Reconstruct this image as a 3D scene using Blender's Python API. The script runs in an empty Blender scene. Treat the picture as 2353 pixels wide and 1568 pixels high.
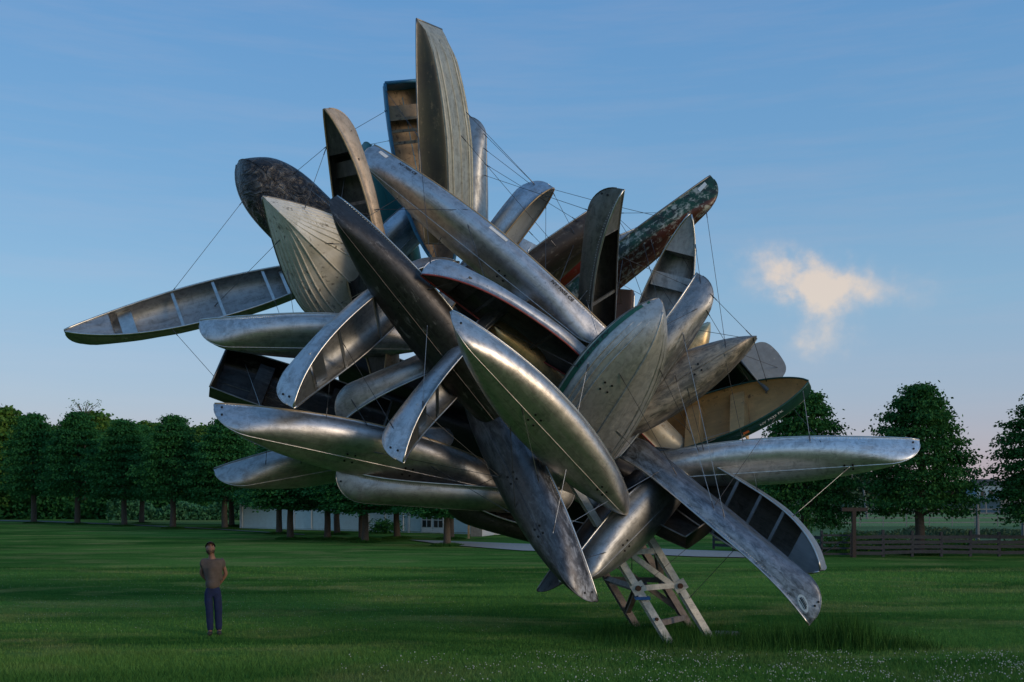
import bpy, bmesh, math, random
import numpy as np
from mathutils import Vector, Matrix, noise as mnoise

# ------------------------------------------------------------------ camera, sky, sun, exposure
scene = bpy.context.scene
CAM_H = 2.73                     # tripod on the rise in front of the lawn
cam_d = bpy.data.cameras.new('camera'); cam = bpy.data.objects.new('camera', cam_d)
scene.collection.objects.link(cam); scene.camera = cam
cam.location = (0, 0, CAM_H); cam.rotation_euler = (math.radians(90), 0, 0)
cam_d.lens = 35; cam_d.sensor_width = 36; cam_d.shift_y = 0.1468
cam_d.clip_start = 0.1; cam_d.clip_end = 8000
scene.view_settings.view_transform = 'Standard'
try: scene.view_settings.look = 'None'
except Exception: pass
scene.view_settings.gamma = 1.0; scene.view_settings.use_curve_mapping = False
scene.view_settings.exposure = 0.1

SUN_EL, SUN_AZ = math.radians(13), math.radians(124)   # azimuth from +Y (into the picture) towards +X
world = bpy.data.worlds.new('World'); scene.world = world; world.use_nodes = True

def build_world():
    nt = world.node_tree; N = nt.nodes; L = nt.links; N.clear()
    out = N.new('ShaderNodeOutputWorld')
    sky = N.new('ShaderNodeTexSky'); sky.sky_type = 'NISHITA'; sky.sun_disc = False
    sky.sun_elevation = SUN_EL; sky.sun_rotation = SUN_AZ
    sky.air_density = 1.0; sky.dust_density = 1.0; sky.ozone_density = 3.0
    tc = N.new('ShaderNodeTexCoord'); sep = N.new('ShaderNodeSeparateXYZ'); L.new(tc.outputs['Generated'], sep.inputs[0])
    def math_(op, a, b=None, c=None):
        n = N.new('ShaderNodeMath'); n.operation = op
        for i, v in enumerate((a, b, c)):
            if v is None: continue
            if isinstance(v, (int, float)): n.inputs[i].default_value = v
            else: L.new(v, n.inputs[i])
        return n.outputs[0]
    X, Y, Z = sep.outputs
    # evening gradient by elevation, the same all round
    ramp = N.new('ShaderNodeValToRGB'); L.new(math_('MULTIPLY_ADD', Z, 0.5, 0.5), ramp.inputs[0])
    els = [(0.0, (.05, .06, .05)), (0.495, (.10, .11, .11)), (0.5, (.48, .37, .44)), (0.512, (.47, .385, .48)), (0.545, (.35, .42, .56)),
           (0.59, (.25, .435, .62)), (0.65, (.165, .37, .62)), (0.72, (.12, .315, .61)), (1.0, (.10, .25, .5))]
    cr = ramp.color_ramp
    while len(cr.elements) > 1: cr.elements.remove(cr.elements[-1])
    cr.elements[0].position = els[0][0]; cr.elements[0].color = els[0][1] + (1,)
    for p, c in els[1:]:
        e = cr.elements.new(p); e.color = c + (1,)
    # thin bands of cirrus
    mp = N.new('ShaderNodeMapping'); mp.inputs['Scale'].default_value = (2.2, 2.2, 26); mp.inputs['Rotation'].default_value = (0, .05, 0)
    L.new(tc.outputs['Generated'], mp.inputs[0])
    nz = N.new('ShaderNodeTexNoise'); nz.inputs['Scale'].default_value = 1.6; nz.inputs['Detail'].default_value = 6; nz.inputs['Roughness'].default_value = .62
    L.new(mp.outputs[0], nz.inputs['Vector'])
    band = N.new('ShaderNodeMapRange'); band.inputs[1].default_value = .45; band.inputs[2].default_value = .8; L.new(nz.outputs[0], band.inputs[0])
    m1 = N.new('ShaderNodeMix'); m1.data_type = 'RGBA'; L.new(math_('MULTIPLY', band.outputs[0], .24), m1.inputs[0])
    L.new(ramp.outputs[0], m1.inputs[6]); m1.inputs[7].default_value = (.46, .46, .56, 1)
    # one lit cumulus fragment to the right: azimuth/elevation in degrees
    az = math_('MULTIPLY', math_('ARCTAN2', X, Y), 57.2958); el = math_('MULTIPLY', math_('ARCSINE', Z), 57.2958)
    nv = N.new('ShaderNodeCombineXYZ'); L.new(az, nv.inputs[0]); L.new(el, nv.inputs[1])
    def cn(sc, det, off):
        m = N.new('ShaderNodeMapping'); m.inputs['Location'].default_value = (off, off, 0); L.new(nv.outputs[0], m.inputs[0])
        n = N.new('ShaderNodeTexNoise'); n.inputs['Scale'].default_value = sc; n.inputs['Detail'].default_value = det; n.inputs['Roughness'].default_value = .55
        L.new(m.outputs[0], n.inputs['Vector']); return n.outputs[0]
    wob = math_('MULTIPLY_ADD', cn(.30, 5, 3.1), 3.6, -1.8); wob2 = math_('MULTIPLY_ADD', cn(.30, 5, 17.7), 2.2, -1.1)
    wob = math_('ADD', wob, math_('MULTIPLY_ADD', cn(1.1, 7, 5.5), 2.2, -1.1)); wob2 = math_('ADD', wob2, math_('MULTIPLY_ADD', cn(1.1, 7, 25.5), 1.3, -.65))
    azw, elw = math_('ADD', az, wob), math_('ADD', el, wob2)
    def blob(a0, e0, ra, re, tilt=0.0):
        da = math_('SUBTRACT', azw, a0); de = math_('SUBTRACT', elw, e0)
        ct, st = math.cos(tilt), math.sin(tilt)
        u = math_('ADD', math_('MULTIPLY', da, ct / ra), math_('MULTIPLY', de, st / ra))
        v = math_('ADD', math_('MULTIPLY', da, -st / re), math_('MULTIPLY', de, ct / re))
        return math_('EXPONENT', math_('MULTIPLY', math_('ADD', math_('MULTIPLY', u, u), math_('MULTIPLY', v, v)), -1))
    dens = math_('ADD', math_('ADD', math_('MULTIPLY', blob(15.4, 12.1, 3.0, 1.25, -.20), .9), blob(18.6, 11.1, 4.2, 1.15, -.20)),
                 math_('ADD', math_('MULTIPLY', blob(16.9, 9.6, 1.5, 1.9, .15), 1.0), math_('MULTIPLY', blob(16.9, 7.9, 2.4, .8), .5)))
    dens = math_('MULTIPLY', math_('MULTIPLY', dens, 1.25), math_('ADD', math_('MULTIPLY_ADD', cn(.6, 8, 40.), 1.5, .0), math_('MULTIPLY_ADD', cn(2.1, 8, 11.), .5, -.15)))
    cm = N.new('ShaderNodeMapRange'); cm.interpolation_type = 'SMOOTHSTEP'; cm.inputs[1].default_value = .02; cm.inputs[2].default_value = 1.9; L.new(dens, cm.inputs[0])
    m2 = N.new('ShaderNodeMix'); m2.data_type = 'RGBA'; L.new(cm.outputs[0], m2.inputs[0]); L.new(m1.outputs[2], m2.inputs[6]); ccm = N.new('ShaderNodeMix'); ccm.data_type = 'RGBA'; L.new(cm.outputs[0], ccm.inputs[0]); ccm.inputs[6].default_value = (.58, .55, .58, 1); ccm.inputs[7].default_value = (.84, .68, .54, 1); L.new(ccm.outputs[2], m2.inputs[7])
    b1 = N.new('ShaderNodeBackground'); L.new(sky.outputs[0], b1.inputs[0]); b1.inputs[1].default_value = 0.15
    b2 = N.new('ShaderNodeBackground'); L.new(m2.outputs[2], b2.inputs[0]); b2.inputs[1].default_value = 1.0
    mx = N.new('ShaderNodeMixShader'); mx.inputs[0].default_value = 0.72
    L.new(b1.outputs[0], mx.inputs[1]); L.new(b2.outputs[0], mx.inputs[2]); L.new(mx.outputs[0], out.inputs[0])
build_world()

sun_d = bpy.data.lights.new('sun', 'SUN'); sun = bpy.data.objects.new('sun', sun_d); scene.collection.objects.link(sun)
sun_dir = Vector((math.sin(SUN_AZ) * math.cos(SUN_EL), math.cos(SUN_AZ) * math.cos(SUN_EL), math.sin(SUN_EL)))
sun.rotation_euler = sun_dir.to_track_quat('Z', 'Y').to_euler(); sun.location = sun_dir * 60
sun_d.energy = 1.15; sun_d.angle = math.radians(18); sun_d.color = (1.0, .78, .55)

# ------------------------------------------------------------------ helpers
F, CX, HZ = 2288.0, 1176.5, 1130.0      # the focal length and the horizon, measured on a 2353-wide print of the photo
def at(px, py, D):
    """a place in the world: D metres out, seen in direction px, py"""
    return Vector(((px - CX) / F * D, D, CAM_H + (HZ - py) / F * D))
def ground_D(py): return CAM_H * F / (py - HZ)
def gx(px, D): return (px - CX) / F * D

COL = scene.collection
def tag(o, label=None, cat=None, group=None, kind=None):
    if label: o['label'] = label
    if cat: o['category'] = cat
    if group: o['group'] = group
    if kind: o['kind'] = kind
    return o
def empty(name, loc=(0, 0, 0), mat=None):
    o = bpy.data.objects.new(name, None); COL.objects.link(o); o.empty_display_size = .3
    if mat is not None: o.matrix_world = mat
    else: o.location = loc
    return o
def link(name, me, parent=None):
    o = bpy.data.objects.new(name, me); COL.objects.link(o)
    if parent is not None: o.parent = parent
    return o
def mesh(name, V, Fc, mats=None, parent=None, smooth=False, mi=None):
    me = bpy.data.meshes.new(name); me.from_pydata([tuple(v) for v in V], [], [tuple(f) for f in Fc])
    if mats is not None:
        for m in (mats if isinstance(mats, (list, tuple)) else [mats]): me.materials.append(m)
    if smooth: me.polygons.foreach_set('use_smooth', [True] * len(me.polygons))
    if mi is not None: me.polygons.foreach_set('material_index', mi)
    me.update()
    return link(name, me, parent)
def np_mesh(name, V, Q, mats, parent=None, smooth=False):
    """V (n,3) floats, Q (m,k) ints"""
    me = bpy.data.meshes.new(name); V = np.asarray(V, 'f4'); Q = np.asarray(Q, 'i4'); k = Q.shape[1]
    me.vertices.add(len(V)); me.vertices.foreach_set('co', V.ravel())
    me.loops.add(Q.size); me.loops.foreach_set('vertex_index', Q.ravel())
    me.polygons.add(len(Q)); me.polygons.foreach_set('loop_start', np.arange(0, Q.size, k, dtype='i4'))
    if smooth: me.polygons.foreach_set('use_smooth', np.ones(len(Q), bool))
    me.materials.append(mats); me.update(calc_edges=True); me.validate()
    return link(name, me, parent)

class MB:
    def __init__(s): s.V = []; s.F = []
    def add(s, V, Fc):
        o = len(s.V); s.V += [Vector(v) for v in V]; s.F += [tuple(i + o for i in f) for f in Fc]; return s
    def box(s, c, size, M=None):
        hx, hy, hz = size[0] / 2, size[1] / 2, size[2] / 2; c = Vector(c)
        P = [Vector((x, y, z)) for x in (-hx, hx) for y in (-hy, hy) for z in (-hz, hz)]
        P = [c + (M @ p if M else p) for p in P]
        return s.add(P, [(0, 1, 3, 2), (4, 6, 7, 5), (0, 4, 5, 1), (2, 3, 7, 6), (0, 2, 6, 4), (1, 5, 7, 3)])
    def beam(s, a, b, w, h, up=(0, 0, 1)):
        a, b = Vector(a), Vector(b); d = (b - a); Ln = d.length; d.normalize()
        y = Vector(up).cross(d)
        if y.length < 1e-4: y = Vector((1, 0, 0)).cross(d)
        y.normalize(); z = d.cross(y)
        M = Matrix((d, y, z)).transposed()
        return s.box((a + b) / 2, (Ln, w, h), M)
    def tube(s, pts, r, n=6, caps=True):
        pts = [Vector(p) for p in pts]; m = len(pts); R = r if isinstance(r, (list, tuple)) else [r] * m
        rings = []; prev = None
        for i, p in enumerate(pts):
            d = (pts[min(i + 1, m - 1)] - pts[max(i - 1, 0)])
            if d.length < 1e-9: d = Vector((0, 0, 1))
            d.normalize()
            if prev is None:
                prev = d.cross(Vector((0, 0, 1)))
                if prev.length < .05: prev = d.cross(Vector((1, 0, 0)))
            x = (prev - d * prev.dot(d)); x.normalize(); prev = x; y = d.cross(x)
            rings.append([p + (x * math.cos(2 * math.pi * k / n) + y * math.sin(2 * math.pi * k / n)) * R[i] for k in range(n)])
        V = [v for rg in rings for v in rg]; Fc = []
        for i in range(m - 1):
            for k in range(n):
                a, b = i * n + k, i * n + (k + 1) % n
                Fc.append((a, b, b + n, a + n))
        if caps: Fc.append(tuple(range(n - 1, -1, -1))); Fc.append(tuple((m - 1) * n + k for k in range(n)))
        return s.add(V, Fc)
    def build(s, name, mats, parent=None, smooth=False): return mesh(name, s.V, s.F, mats, parent, smooth)

# ------------------------------------------------------------------ materials
class NT:
    def __init__(s, name):
        s.m = bpy.data.materials.new(name); s.m.use_nodes = True; s.t = s.m.node_tree; s.N = s.t.nodes; s.L = s.t.links
        s.N.clear(); s.out = s.N.new('ShaderNodeOutputMaterial'); s.p = s.N.new('ShaderNodeBsdfPrincipled'); s.L.new(s.p.outputs[0], s.out.inputs[0])
        s.tc = s.N.new('ShaderNodeTexCoord')
    def set(s, k, v):
        i = s.p.inputs[k]
        if hasattr(v, 'is_output'): s.L.new(v, i)
        else: i.default_value = (tuple(v) + (1,)) if isinstance(v, (tuple, list)) and len(v) == 3 and i.type == 'RGBA' else v
        return s
    def vec(s, scale=(1, 1, 1), loc=(0, 0, 0), rot=(0, 0, 0), src='Object'):
        m = s.N.new('ShaderNodeMapping'); m.inputs['Scale'].default_value = scale; m.inputs['Location'].default_value = loc; m.inputs['Rotation'].default_value = rot
        s.L.new(s.tc.outputs[src], m.inputs[0]); return m.outputs[0]
    def noise(s, v, scale, detail=4, rough=.55, dist=0):
        n = s.N.new('ShaderNodeTexNoise'); n.inputs['Scale'].default_value = scale; n.inputs['Detail'].default_value = detail
        n.inputs['Roughness'].default_value = rough; n.inputs['Distortion'].default_value = dist; s.L.new(v, n.inputs['Vector']); return n.outputs[0]
    def rng(s, v, a, b, c=0., d=1.):
        n = s.N.new('ShaderNodeMapRange'); n.inputs[1].default_value = a; n.inputs[2].default_value = b; n.inputs[3].default_value = c; n.inputs[4].default_value = d
        s.L.new(v, n.inputs[0]); return n.outputs[0]
    def mix(s, f, a, b, mode='MIX'):
        n = s.N.new('ShaderNodeMix'); n.data_type = 'RGBA'; n.blend_type = mode
        for v, i in ((f, 0), (a, 6), (b, 7)):
            if hasattr(v, 'is_output'): s.L.new(v, n.inputs[i])
            else: n.inputs[i].default_value = v if i == 0 else tuple(v) + (1,)
        return n.outputs[2]
    def mul(s, a, b, op='MULTIPLY'):
        n = s.N.new('ShaderNodeMath'); n.operation = op
        for i, v in enumerate((a, b)):
            if hasattr(v, 'is_output'): s.L.new(v, n.inputs[i])
            else: n.inputs[i].default_value = v
        return n.outputs[0]
    def bump(s, h, strength, dist, prev=None):
        n = s.N.new('ShaderNodeBump'); n.inputs['Strength'].default_value = strength; n.inputs['Distance'].default_value = dist; s.L.new(h, n.inputs['Height'])
        if prev is not None: s.L.new(prev, n.inputs['Normal'])
        return n.outputs[0]

_mid = [0]
def alu(col=(.62, .62, .60), dark=.25, darkcol=(.09, .085, .08), frost=.0, frostcol=(.66, .64, .60), rough=.33, metal=1.0, dent=.22, top=False):
    rough += .11; dent = max(dent, .18) * 1.45; dark = max(dark, .2); col = tuple(min(.85, c * 1.06) for c in col)
    _mid[0] += 1; sd = _mid[0] * 7.31
    t = NT('weathered_aluminium_%d' % _mid[0])
    v = t.vec(loc=(sd, sd * .7, 0)); vs = t.vec(scale=(.6, 7, 7), loc=(sd, 0, 0)); vx = t.vec(scale=(9, 1.0, 1.0), loc=(0, sd, 0))
    big = t.noise(v, 1.3, 7, .62, .4); streak = t.noise(vs, 1.5, 5, .6); cross = t.noise(vx, 1.2, 4, .6); fine = t.noise(v, 38, 4, .7); mid = t.noise(v, 7, 8, .7, .8)
    fd = t.mul(t.rng(t.mul(big, t.mul(streak, .35), 'ADD'), .98 - .55 * dark, 1.06 - .45 * dark + .06), min(1, .35 + dark))
    c = t.mix(fd, col, darkcol)
    grime = t.mul(t.rng(t.mul(mid, t.mul(streak, .5), 'ADD'), .68, .92), .70); c = t.mix(grime, c, tuple(x * .45 for x in col))
    if frost > 0:
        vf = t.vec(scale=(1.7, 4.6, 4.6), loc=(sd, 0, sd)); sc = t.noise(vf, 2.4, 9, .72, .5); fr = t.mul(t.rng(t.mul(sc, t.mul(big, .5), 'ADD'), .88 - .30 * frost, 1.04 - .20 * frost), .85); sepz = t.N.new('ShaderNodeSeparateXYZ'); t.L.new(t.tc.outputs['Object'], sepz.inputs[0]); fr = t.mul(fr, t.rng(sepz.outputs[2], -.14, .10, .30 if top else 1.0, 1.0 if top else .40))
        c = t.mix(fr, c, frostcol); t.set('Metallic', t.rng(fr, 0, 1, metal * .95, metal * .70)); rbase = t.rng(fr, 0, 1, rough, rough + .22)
    else:
        t.set('Metallic', t.rng(fd, 0, 1, metal, metal * .8)); rbase = t.rng(fd, 0, 1, rough, rough + .10)
    c = t.mix(1.0, c, t.mix(t.rng(cross, .3, .7), (.94, .94, .94), (1.03, 1.03, 1.03)), 'MULTIPLY')
    vq = t.vec(scale=(.5, 70, 70), loc=(sd, sd, 0)); sq = t.noise(vq, 1.0, 3, .6); sm_ = t.mul(t.rng(sq, .60, .66), t.rng(mid, .45, .6)); c = t.mix(t.mul(sm_, .35), c, tuple(min(.85, x * 1.5 + .12) for x in col))
    sd2 = t.mul(t.rng(sq, .40, .34), t.rng(big, .42, .6)); c = t.mix(t.mul(sd2, .45), c, darkcol)
    t.set('Base Color', c); t.set('Roughness', t.mul(rbase, t.rng(streak, .3, .7, -.05, .07), 'ADD'))
    b = t.bump(t.noise(v, 2.6, 2, .5), dent, .03); b = t.bump(mid, .16, .008, b); b = t.bump(fine, .10, .004, b); b = t.bump(streak, .16, .006, b); t.set('Normal', b)
    return t.m
def paint(name, col, col2=None, wear=.2, wearcol=(.35, .34, .32), rough=.45, metal=0.0, scale=2.0, zsplit=None, lowcol=None, bumpy=.1):
    _mid[0] += 1; sd = _mid[0] * 5.17
    t = NT(name); v = t.vec(loc=(sd, sd * .3, 0)); vs = t.vec(scale=(.7, 5, 5), loc=(sd, 0, 0))
    big = t.noise(v, scale, 6, .6, .5); mid = t.noise(v, 9, 8, .7, .6); st = t.noise(vs, 2.2, 5, .6)
    c = col
    if col2 is not None: c = t.mix(t.rng(big, .44, .58), col, col2)
    if lowcol is not None:
        sep = t.N.new('ShaderNodeSeparateXYZ'); t.L.new(t.tc.outputs['Object'], sep.inputs[0])
        c = t.mix(t.rng(t.mul(sep.outputs[2], t.mul(t.mul(mid, .5, 'SUBTRACT'), .06), 'ADD'), zsplit - .006, zsplit + .006), lowcol, c)
    w = t.mul(t.rng(t.mul(mid, t.mul(st, .6), 'ADD'), .98 - .35 * wear, 1.10 - .30 * wear), .9)
    c = t.mix(w, c, wearcol)
    c = t.mix(1.0, c, t.mix(t.rng(st, .3, .72), (.80, .80, .80), (1.06, 1.06, 1.06)), 'MULTIPLY')
    t.set('Base Color', c); t.set('Roughness', t.rng(mid, .3, .7, rough - .06, rough + .12)); t.set('Metallic', metal)
    t.set('Normal', t.bump(mid, bumpy, .008)); return t.m
def simple(name, col, rough=.6, metal=0.0, var=.25, scale=8, bump=.15):
    t = NT(name); v = t.vec(); n = t.noise(v, scale, 6, .65)
    t.set('Base Color', t.mix(t.rng(n, .3, .7), tuple(x * (1 - var) for x in col), tuple(min(1, x * (1 + var)) for x in col)))
    t.set('Roughness', rough); t.set('Metallic', metal); t.set('Normal', t.bump(n, bump, .01)); return t.m

RIM = simple('gunwale_metal', (.55, .54, .51), .35, 1.0, .25, 6)
RIM_DARK = simple('gunwale_dark_metal', (.22, .21, .20), .42, .9, .3, 6)
RIM_TAN = simple('gunwale_tan_trim', (.40, .29, .17), .5, .3, .3, 6)
RIM_RED = simple('gunwale_red_trim', (.22, .035, .03), .5, .1, .4, 9)
RIM_GREEN = simple('gunwale_green_trim', (.012, .07, .055), .45, .0, .3, 9)
BOLT = simple('bolt_steel_dark', (.03, .03, .03), .5, .8, .2)
CABLE = simple('cable_steel', (.085, .085, .09), .45, .7, .2, 30)
CABLE_L = simple('cable_bright_steel', (.42, .42, .42), .4, .9, .2, 30)
BLACK_PRINT = simple('print_black', (.015, .015, .017), .6, 0, .1)
WHITE_PRINT = simple('print_white', (.7, .7, .68), .6, 0, .1)

# ------------------------------------------------------------------ boats
class Hull:
    """Lofted hull in its own frame: x along the keel, y abeam, z towards the open side; origin half-way up amidships."""
    def __init__(s, kind, L, B, D, flip=False, he=None, bow_w=.62, rocker=.32, full=1.0, seed=0):
        s.kind, s.L, s.B, s.D, s.flip, s.he = kind, L, B, D, flip, he or D * 1.55
        s.bow_w, s.rocker, s.full, s.seed = bow_w, rocker, full, seed; s.rake = 0
    def sec(s, q):
        """half-beam, keel height, sheer height, section exponent at station q in 0..1"""
        B, D, L = s.B, s.D, s.L
        if s.kind == 'canoe':
            t = 2 * q - 1; a = abs(t)
            w = B / 2 * max(0.0, 1 - a ** (2.1 * s.full)) ** .86 + .010
            e = (1 - a) * L / 2; zs = D + (s.he - D) * a ** 3.4
            R = s.he * .85; u = min(1, e / R); zk = s.he * .80 * (1 - math.sqrt(max(0, 1 - (1 - u) ** 2)))
            n = 2.75 - 1.35 * a ** 5; dr = 0
        elif s.kind == 'row':
            q = 1 - q if s.flip else q
            if q < .38: w = B / 2 * (.80 + .20 * math.sin(math.pi / 2 * q / .38))
            else: w = B / 2 * max(0, 1 - ((q - .38) / .62) ** (2.7 if s.full >= 1 else 1.55)) ** (.80 if s.full >= 1 else .98) + .010
            e = (1 - q) * L; zs = D + (s.he - D) * q ** 3.0 + .04 * (1 - q) ** 3
            R = .95; u = min(1, e / R); zk = s.he * .62 * (1 - math.sqrt(max(0, 1 - (1 - u) ** 2))) + .12 * max(0, (q - .5) / .5) ** 2
            n = 4.2 - 2.6 * q ** 3; dr = .10 + .35 * q ** 2
        else:
            q = 1 - q if s.flip else q
            w = B / 2 * (.90 + .10 * math.sin(math.pi * min(1, q * 1.25))) if q < .5 else B / 2 * (1 - (1 - s.bow_w) * ((q - .5) / .5) ** 2)
            zs = D + .05 * q ** 2; zk = s.rocker * max(0, (q - .38) / .62) ** 1.9
            n = 10; dr = .02
        return w, zk, zs, n, dr
    def S(s, q, v, off=0.0):
        w, zk, zs, n, dr = s.sec(q); th = abs(v) * math.pi / 2; h = max(zs - zk, .01)
        f = math.sin(th) ** (2 / n); g = 1 - max(0, math.cos(th)) ** (2 / n)
        y = w * f; z = zk + h * g + dr * w * f * (1 - g)
        if s.kind == 'canoe': y *= 1 - .05 * g ** 3
        if s.kind == 'jon': y *= .88 + .12 * g
        if off:   # along the outward normal in the section plane (approximate)
            ny, nz = f ** (n - 1) if f > 0 else 0, -(1 - g) ** (n - 1)
            l = math.hypot(ny, nz) or 1; y += off * ny / l; z += off * nz / l
        if v < 0: y = -y
        x = (q - .5) * s.L
        if s.rake: x -= s.rake * (1 - g) * max(0, ((1 - q if s.flip else q) - .85) / .15) * (-1 if s.flip else 1)
        # hand-beaten sheet: slow ripples a few millimetres deep
        d = .007 * mnoise.noise(Vector((x * 1.7 + s.seed * 9.1, y * 2.6, z * 2.6 + s.seed)))
        k = 0 if abs(v) > .97 else 1
        return Vector((x, y + d * k * (1 if y > 0 else -1), z - s.D / 2 - d * k))
    def stations(s):
        if s.kind == 'canoe': return [.5 - .5 * math.cos(math.pi * (i / 44) ** 1.0) for i in range(45)]
        if s.kind == 'row':
            st = [1 - (1 - i / 40) ** 1.7 for i in range(41)]; return sorted(1 - x for x in st) if s.flip else st
        return [i / 30 for i in range(31)]
    def gun(s, q, side): return s.S(q, side)

VS = [math.sin(math.pi / 2 * (k / 13 - 1)) if k <= 13 else math.sin(math.pi / 2 * (k / 13 - 1)) for k in range(27)]
def vlist(kind):
    if kind == 'canoe': return [k / 13 - 1 for k in range(27)]
    base = [0, .03, .08, .15, .24, .33, .42, .5, .57, .64, .71, .78, .86, .93, 1.0]
    return [-x for x in reversed(base[1:])] + base

def hull_mesh(h, mats, parent, wall=.012):
    q = h.stations(); vl = vlist(h.kind); n, m = len(q), len(vl)
    V = [h.S(a, b) for a in q for b in vl]; Fc = []; mi = []
    for a in q:
        for b in vl:
            p = h.S(a, b); w = h.sec(a)[0]; zc = h.sec(a)[2] - h.D / 2
            k = max(0.0, 1 - wall / max(w, wall)); p.y *= k; p.z = p.z + min(wall, max(0, zc - p.z) * .5); V.append(p)
    o = n * m
    for i in range(n - 1):
        for j in range(m - 1):
            a = i * m + j
            Fc.append((a, a + m, a + m + 1, a + 1)); mi.append(2 if len(mats) > 2 and abs(vl[j] + vl[j + 1]) > 1.0 else 0)
            Fc.append((o + a, o + a + 1, o + a + m + 1, o + a + m)); mi.append(1)
    for i in range(n - 1):
        for j in (0, m - 1):
            a = i * m + j; Fc.append((a, o + a, o + a + m, a + m) if j else (a, a + m, o + a + m, o + a)); mi.append(0)
    return mesh('hull', V, Fc, mats, parent, True, mi)

def surf_tube(h, name, v, q0, q1, r, mat, parent, off=0.0, n=28, sides=6):
    pts = [h.S(q0 + (q1 - q0) * i / n, v, off) for i in range(n + 1)]
    if name == 'strake': r = [r * min(1, .12 + 7 * i / n, .12 + 5 * (n - i) / n) for i in range(n + 1)]
    return MB().tube(pts, r, sides).build(name, mat, parent, True)
def surf_patch(h, name, q0, q1, v0, v1, off, mat, parent, nq=24, nv=4, shape=None):
    V = []; Fc = []
    for i in range(nq + 1):
        for j in range(nv + 1):
            a, b = q0 + (q1 - q0) * i / nq, v0 + (v1 - v0) * j / nv
            V.append(h.S(a, b, off))
    for i in range(nq):
        for j in range(nv):
            a = i * (nv + 1) + j; Fc.append((a, a + 1, a + nv + 2, a + nv + 1))
    return mesh(name, V, Fc, mat, parent, True)
def surf_disc(h, name, q, v, rx, ry, off, mat, parent, n=28, girth=.55):
    V = [h.S(q, v, off)]
    for k in range(n):
        a = 2 * math.pi * k / n; V.append(h.S(q + rx * math.cos(a) / h.L, v + ry * math.sin(a) / girth, off))
    return mesh(name, V, [(0, 1 + k, 1 + (k + 1) % n) for k in range(n)], mat, parent)
def surf_text(h, name, body, q, v, size, mat, parent, qd=1, vd=1, off=.006, girth=.6, label=None):
    cu = bpy.data.curves.new('txt', 'FONT'); cu.body = body; cu.size = size; cu.align_x = 'CENTER'; cu.align_y = 'CENTER'; cu.offset = size * .016
    to = bpy.data.objects.new('txt', cu); me = bpy.data.meshes.new_from_object(to)
    for p in me.vertices: p.co = h.S(q + qd * p.co.x / h.L, v + vd * p.co.y / girth, off)
    me.materials.clear(); me.materials.append(mat); me.name = name
    bpy.data.objects.remove(to); bpy.data.curves.remove(cu)
    o = link(name, me, parent)
    if label: o['label'] = label
    return o

_bolt = None
def bolts(h, spots, parent):
    global _bolt
    if _bolt is None:
        b = MB().tube([(0, 0, -.006), (0, 0, .012)], .019, 8); _bolt = bpy.data.meshes.new('bolt'); _bolt.from_pydata([tuple(v) for v in b.V], [], b.F); _bolt.materials.append(BOLT)
    for q, v in spots:
        p = h.S(q, v); a = h.S(q + .004, v) - p; b = h.S(q, min(1, v + .03)) - h.S(q, max(-1, v - .03)); nrm = a.cross(b)
        if nrm.dot(h.S(q, v, .02) - p) < 0: nrm = -nrm
        o = link('bolt', _bolt, parent); o.matrix_local = Matrix.Translation(p) @ nrm.to_track_quat('Z', 'Y').to_matrix().to_4x4()

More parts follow.
